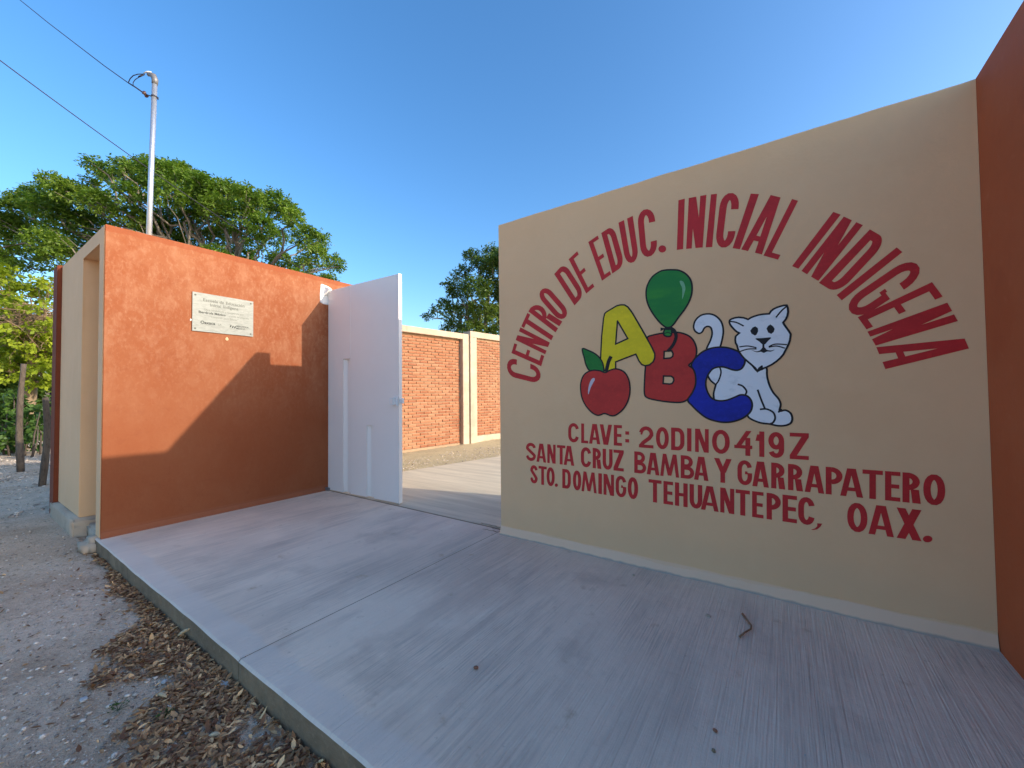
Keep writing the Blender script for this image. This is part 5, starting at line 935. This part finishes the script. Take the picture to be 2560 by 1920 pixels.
def at_ground(name, me_or_bm, x, y, z, label, cat, group=None): pass
stone_spots = [(-3.19, .50, .020, 'whitish flat pebble on bare dirt left of the leaf drift'), (-2.99, .79, .018, 'pale grey pebble among leaves below the plastic scrap'),
               (-2.62, .62, .022, 'grey-green pebble in the leaves near the lower green weed'), (-2.45, .74, .016, 'round light pebble in the leaves right of the paper scrap'),
               (-3.50, .80, .024, 'angular pale pebble at the upper left of the leaf drift')]
for i, (x, y, s, lb) in enumerate(stone_spots):
    o = bpy.data.objects.new('pebble', rocks[i]); col.objects.link(o); o.location = (x, y, -.140); o.scale = (s, s, s * .8); o.rotation_euler = (0, 0, i * 1.3)
    tag(o, lb, 'pebble', 'loose pebbles beside the kerb')
def crumpled(name, x, y, z, s, material, label, cat, seed, flat=.45):
    rnd = random.Random(seed); bm = bmesh.new(); bmesh.ops.create_grid(bm, x_segments=6, y_segments=5, size=s)
    for v in bm.verts: v.co = Vector((v.co.x * 1.3 + x + rnd.uniform(-1, 1) * s * .2, v.co.y * .7 + y + rnd.uniform(-1, 1) * s * .2, z + s * flat * rnd.random()))
    bmesh.ops.triangulate(bm, faces=bm.faces)
    me = bpy.data.meshes.new(name); bm.to_mesh(me); bm.free(); o = link(name, me, material); tag(o, label, cat); return o
crumpled('paper_scrap', -2.714, .751, -.138, .022, M['paper'], 'crumpled white paper scrap lying among the dead leaves', 'paper', 5)
crumpled('plastic_scrap', -2.669, .960, -.138, .036, M['clear_scrap'], 'crumpled milky plastic scrap against the foot of the kerb', 'plastic', 6, .3)
def pod(x, y, z, ln, a, tilt, label, name='seed_pod', colr=None):
    bm = bmesh.new(); P_ = []
    for i in range(8):
        t = i / 7 - .5; P_.append((x + math.cos(a) * ln * t, y + math.sin(a) * ln * t, z + .006 + tilt * (t + .5) * ln + .018 * (1 - 4 * t * t) * .5))
    tube(bm, P_, [.001, .006, .009, .010, .010, .009, .006, .001], 8)
    o = finish(name, bm, colr or M['pod'], smooth=True); tag(o, label, 'seed pod', 'dry seed pods'); return o
M['pod'] = mat('straw_pod', (.50, .40, .25), .7, [(30, (.36, .26, .15), .45, .7, .7)])
pod(-3.396, 1.0, -.12, .075, 1.0, .5, 'curved straw-coloured pod leaning against the kerb')
pod(-2.83, .74, -.13, .07, .3, 0, 'straw-coloured pod lying left of the white paper scrap')
pod(-2.30, .80, -.138, .06, .8, 0, 'pale pod on the bare patch of dirt near the kerb')
for i, (x, y, a, s, lb) in enumerate(((-1.422, 1.706, .5, .020, 'brown oval seed alone on the middle of the slab'), (-.284, 1.978, -.3, .015, 'dark brown seed on the right part of the slab, below the twig'))):
    bm = bmesh.new(); bmesh.ops.create_icosphere(bm, subdivisions=2, radius=1)
    for v in bm.verts: v.co = Vector((v.co.x * s * (1 - .3 * abs(v.co.x)), v.co.y * s * .55, v.co.z * s * .42))
    o = finish('seed', bm, M['seed'], smooth=True); o.location = (x, y, s * .42 + .001); o.rotation_euler = (0, 0, a); tag(o, lb, 'seed', 'brown seeds on the slab')
tw = tube_obj('twig', [(-.262, 3.095, .012), (-.235, 3.03, .016), (-.205, 2.975, .011), (-.204, 2.92, .016), (-.235, 2.86, .013), (-.255, 2.80, .012)], [.0075, .0055, .006, .005, .005, .0065], M['twig'], n=8)
tag(tw, 'crooked brown twig lying on the slab below the mural lettering', 'twig')
def flake(x, y, s, label, material=M['cement']):
    bm = bmesh.new(); rnd = random.Random(int(abs(x) * 1000)); pts = [(x + s * math.cos(k) * rnd.uniform(.6, 1.1), y + s * .7 * math.sin(k) * rnd.uniform(.6, 1.1)) for k in (0, 1.1, 2.2, 3.3, 4.4, 5.4)]
    A = [bm.verts.new((p[0], p[1], .001)) for p in pts]; B = [bm.verts.new((x + (p[0] - x) * .8, y + (p[1] - y) * .8, .012)) for p in pts]
    bm.faces.new(B); [bm.faces.new((A[i], A[(i + 1) % 6], B[(i + 1) % 6], B[i])) for i in range(6)]
    o = finish('cement_flake', bm, material); tag(o, label, 'cement flake', 'cement flakes on the slab')
flake(-.452, 2.96, .022, 'grey cement flake left of the crooked twig'); flake(-.274, 1.867, .010, 'tiny flake beside the lower brown seed', M['kerb'])
flake(-1.05, 3.28, .016, 'small grey flake close to the foot of the mural wall')
def weed(x, y, label, seed, s=.04):
    g = np.random.default_rng(seed); n = 60; a = g.uniform(0, 6.28, n); r_ = s * g.random(n) ** .5
    c = np.stack([x + r_ * np.cos(a), y + r_ * np.sin(a), -.143 + g.random(n) * s * .6], -1)
    u = np.stack([np.cos(a), np.sin(a), g.uniform(0, .8, n)], -1) * .011; w = np.stack([-np.sin(a), np.cos(a), g.normal(0, .3, n)], -1) * .004
    V = np.stack([c, c + u * .5 + w, c + u, c + u * .5 - w], 1).reshape(-1, 3)
    wd = empty('weed', (x, y, -.148), label, 'weed', 'small green weeds'); numesh('foliage', V, np.arange(4 * n).reshape(n, 4), M['leaf_hedge'], wd, g.random(n))
    bm = bmesh.new()
    for k in range(9): tube(bm, [(x, y, -.15), tuple(c[k * 6])], .0012, 4)
    finish('stems', bm, M['leaf_hedge'], wd)
weed(-2.945, .588, 'small green weed at the left of the leaf drift', 1); weed(-2.67, .71, 'small green weed just right of the white paper scrap', 2, .03)
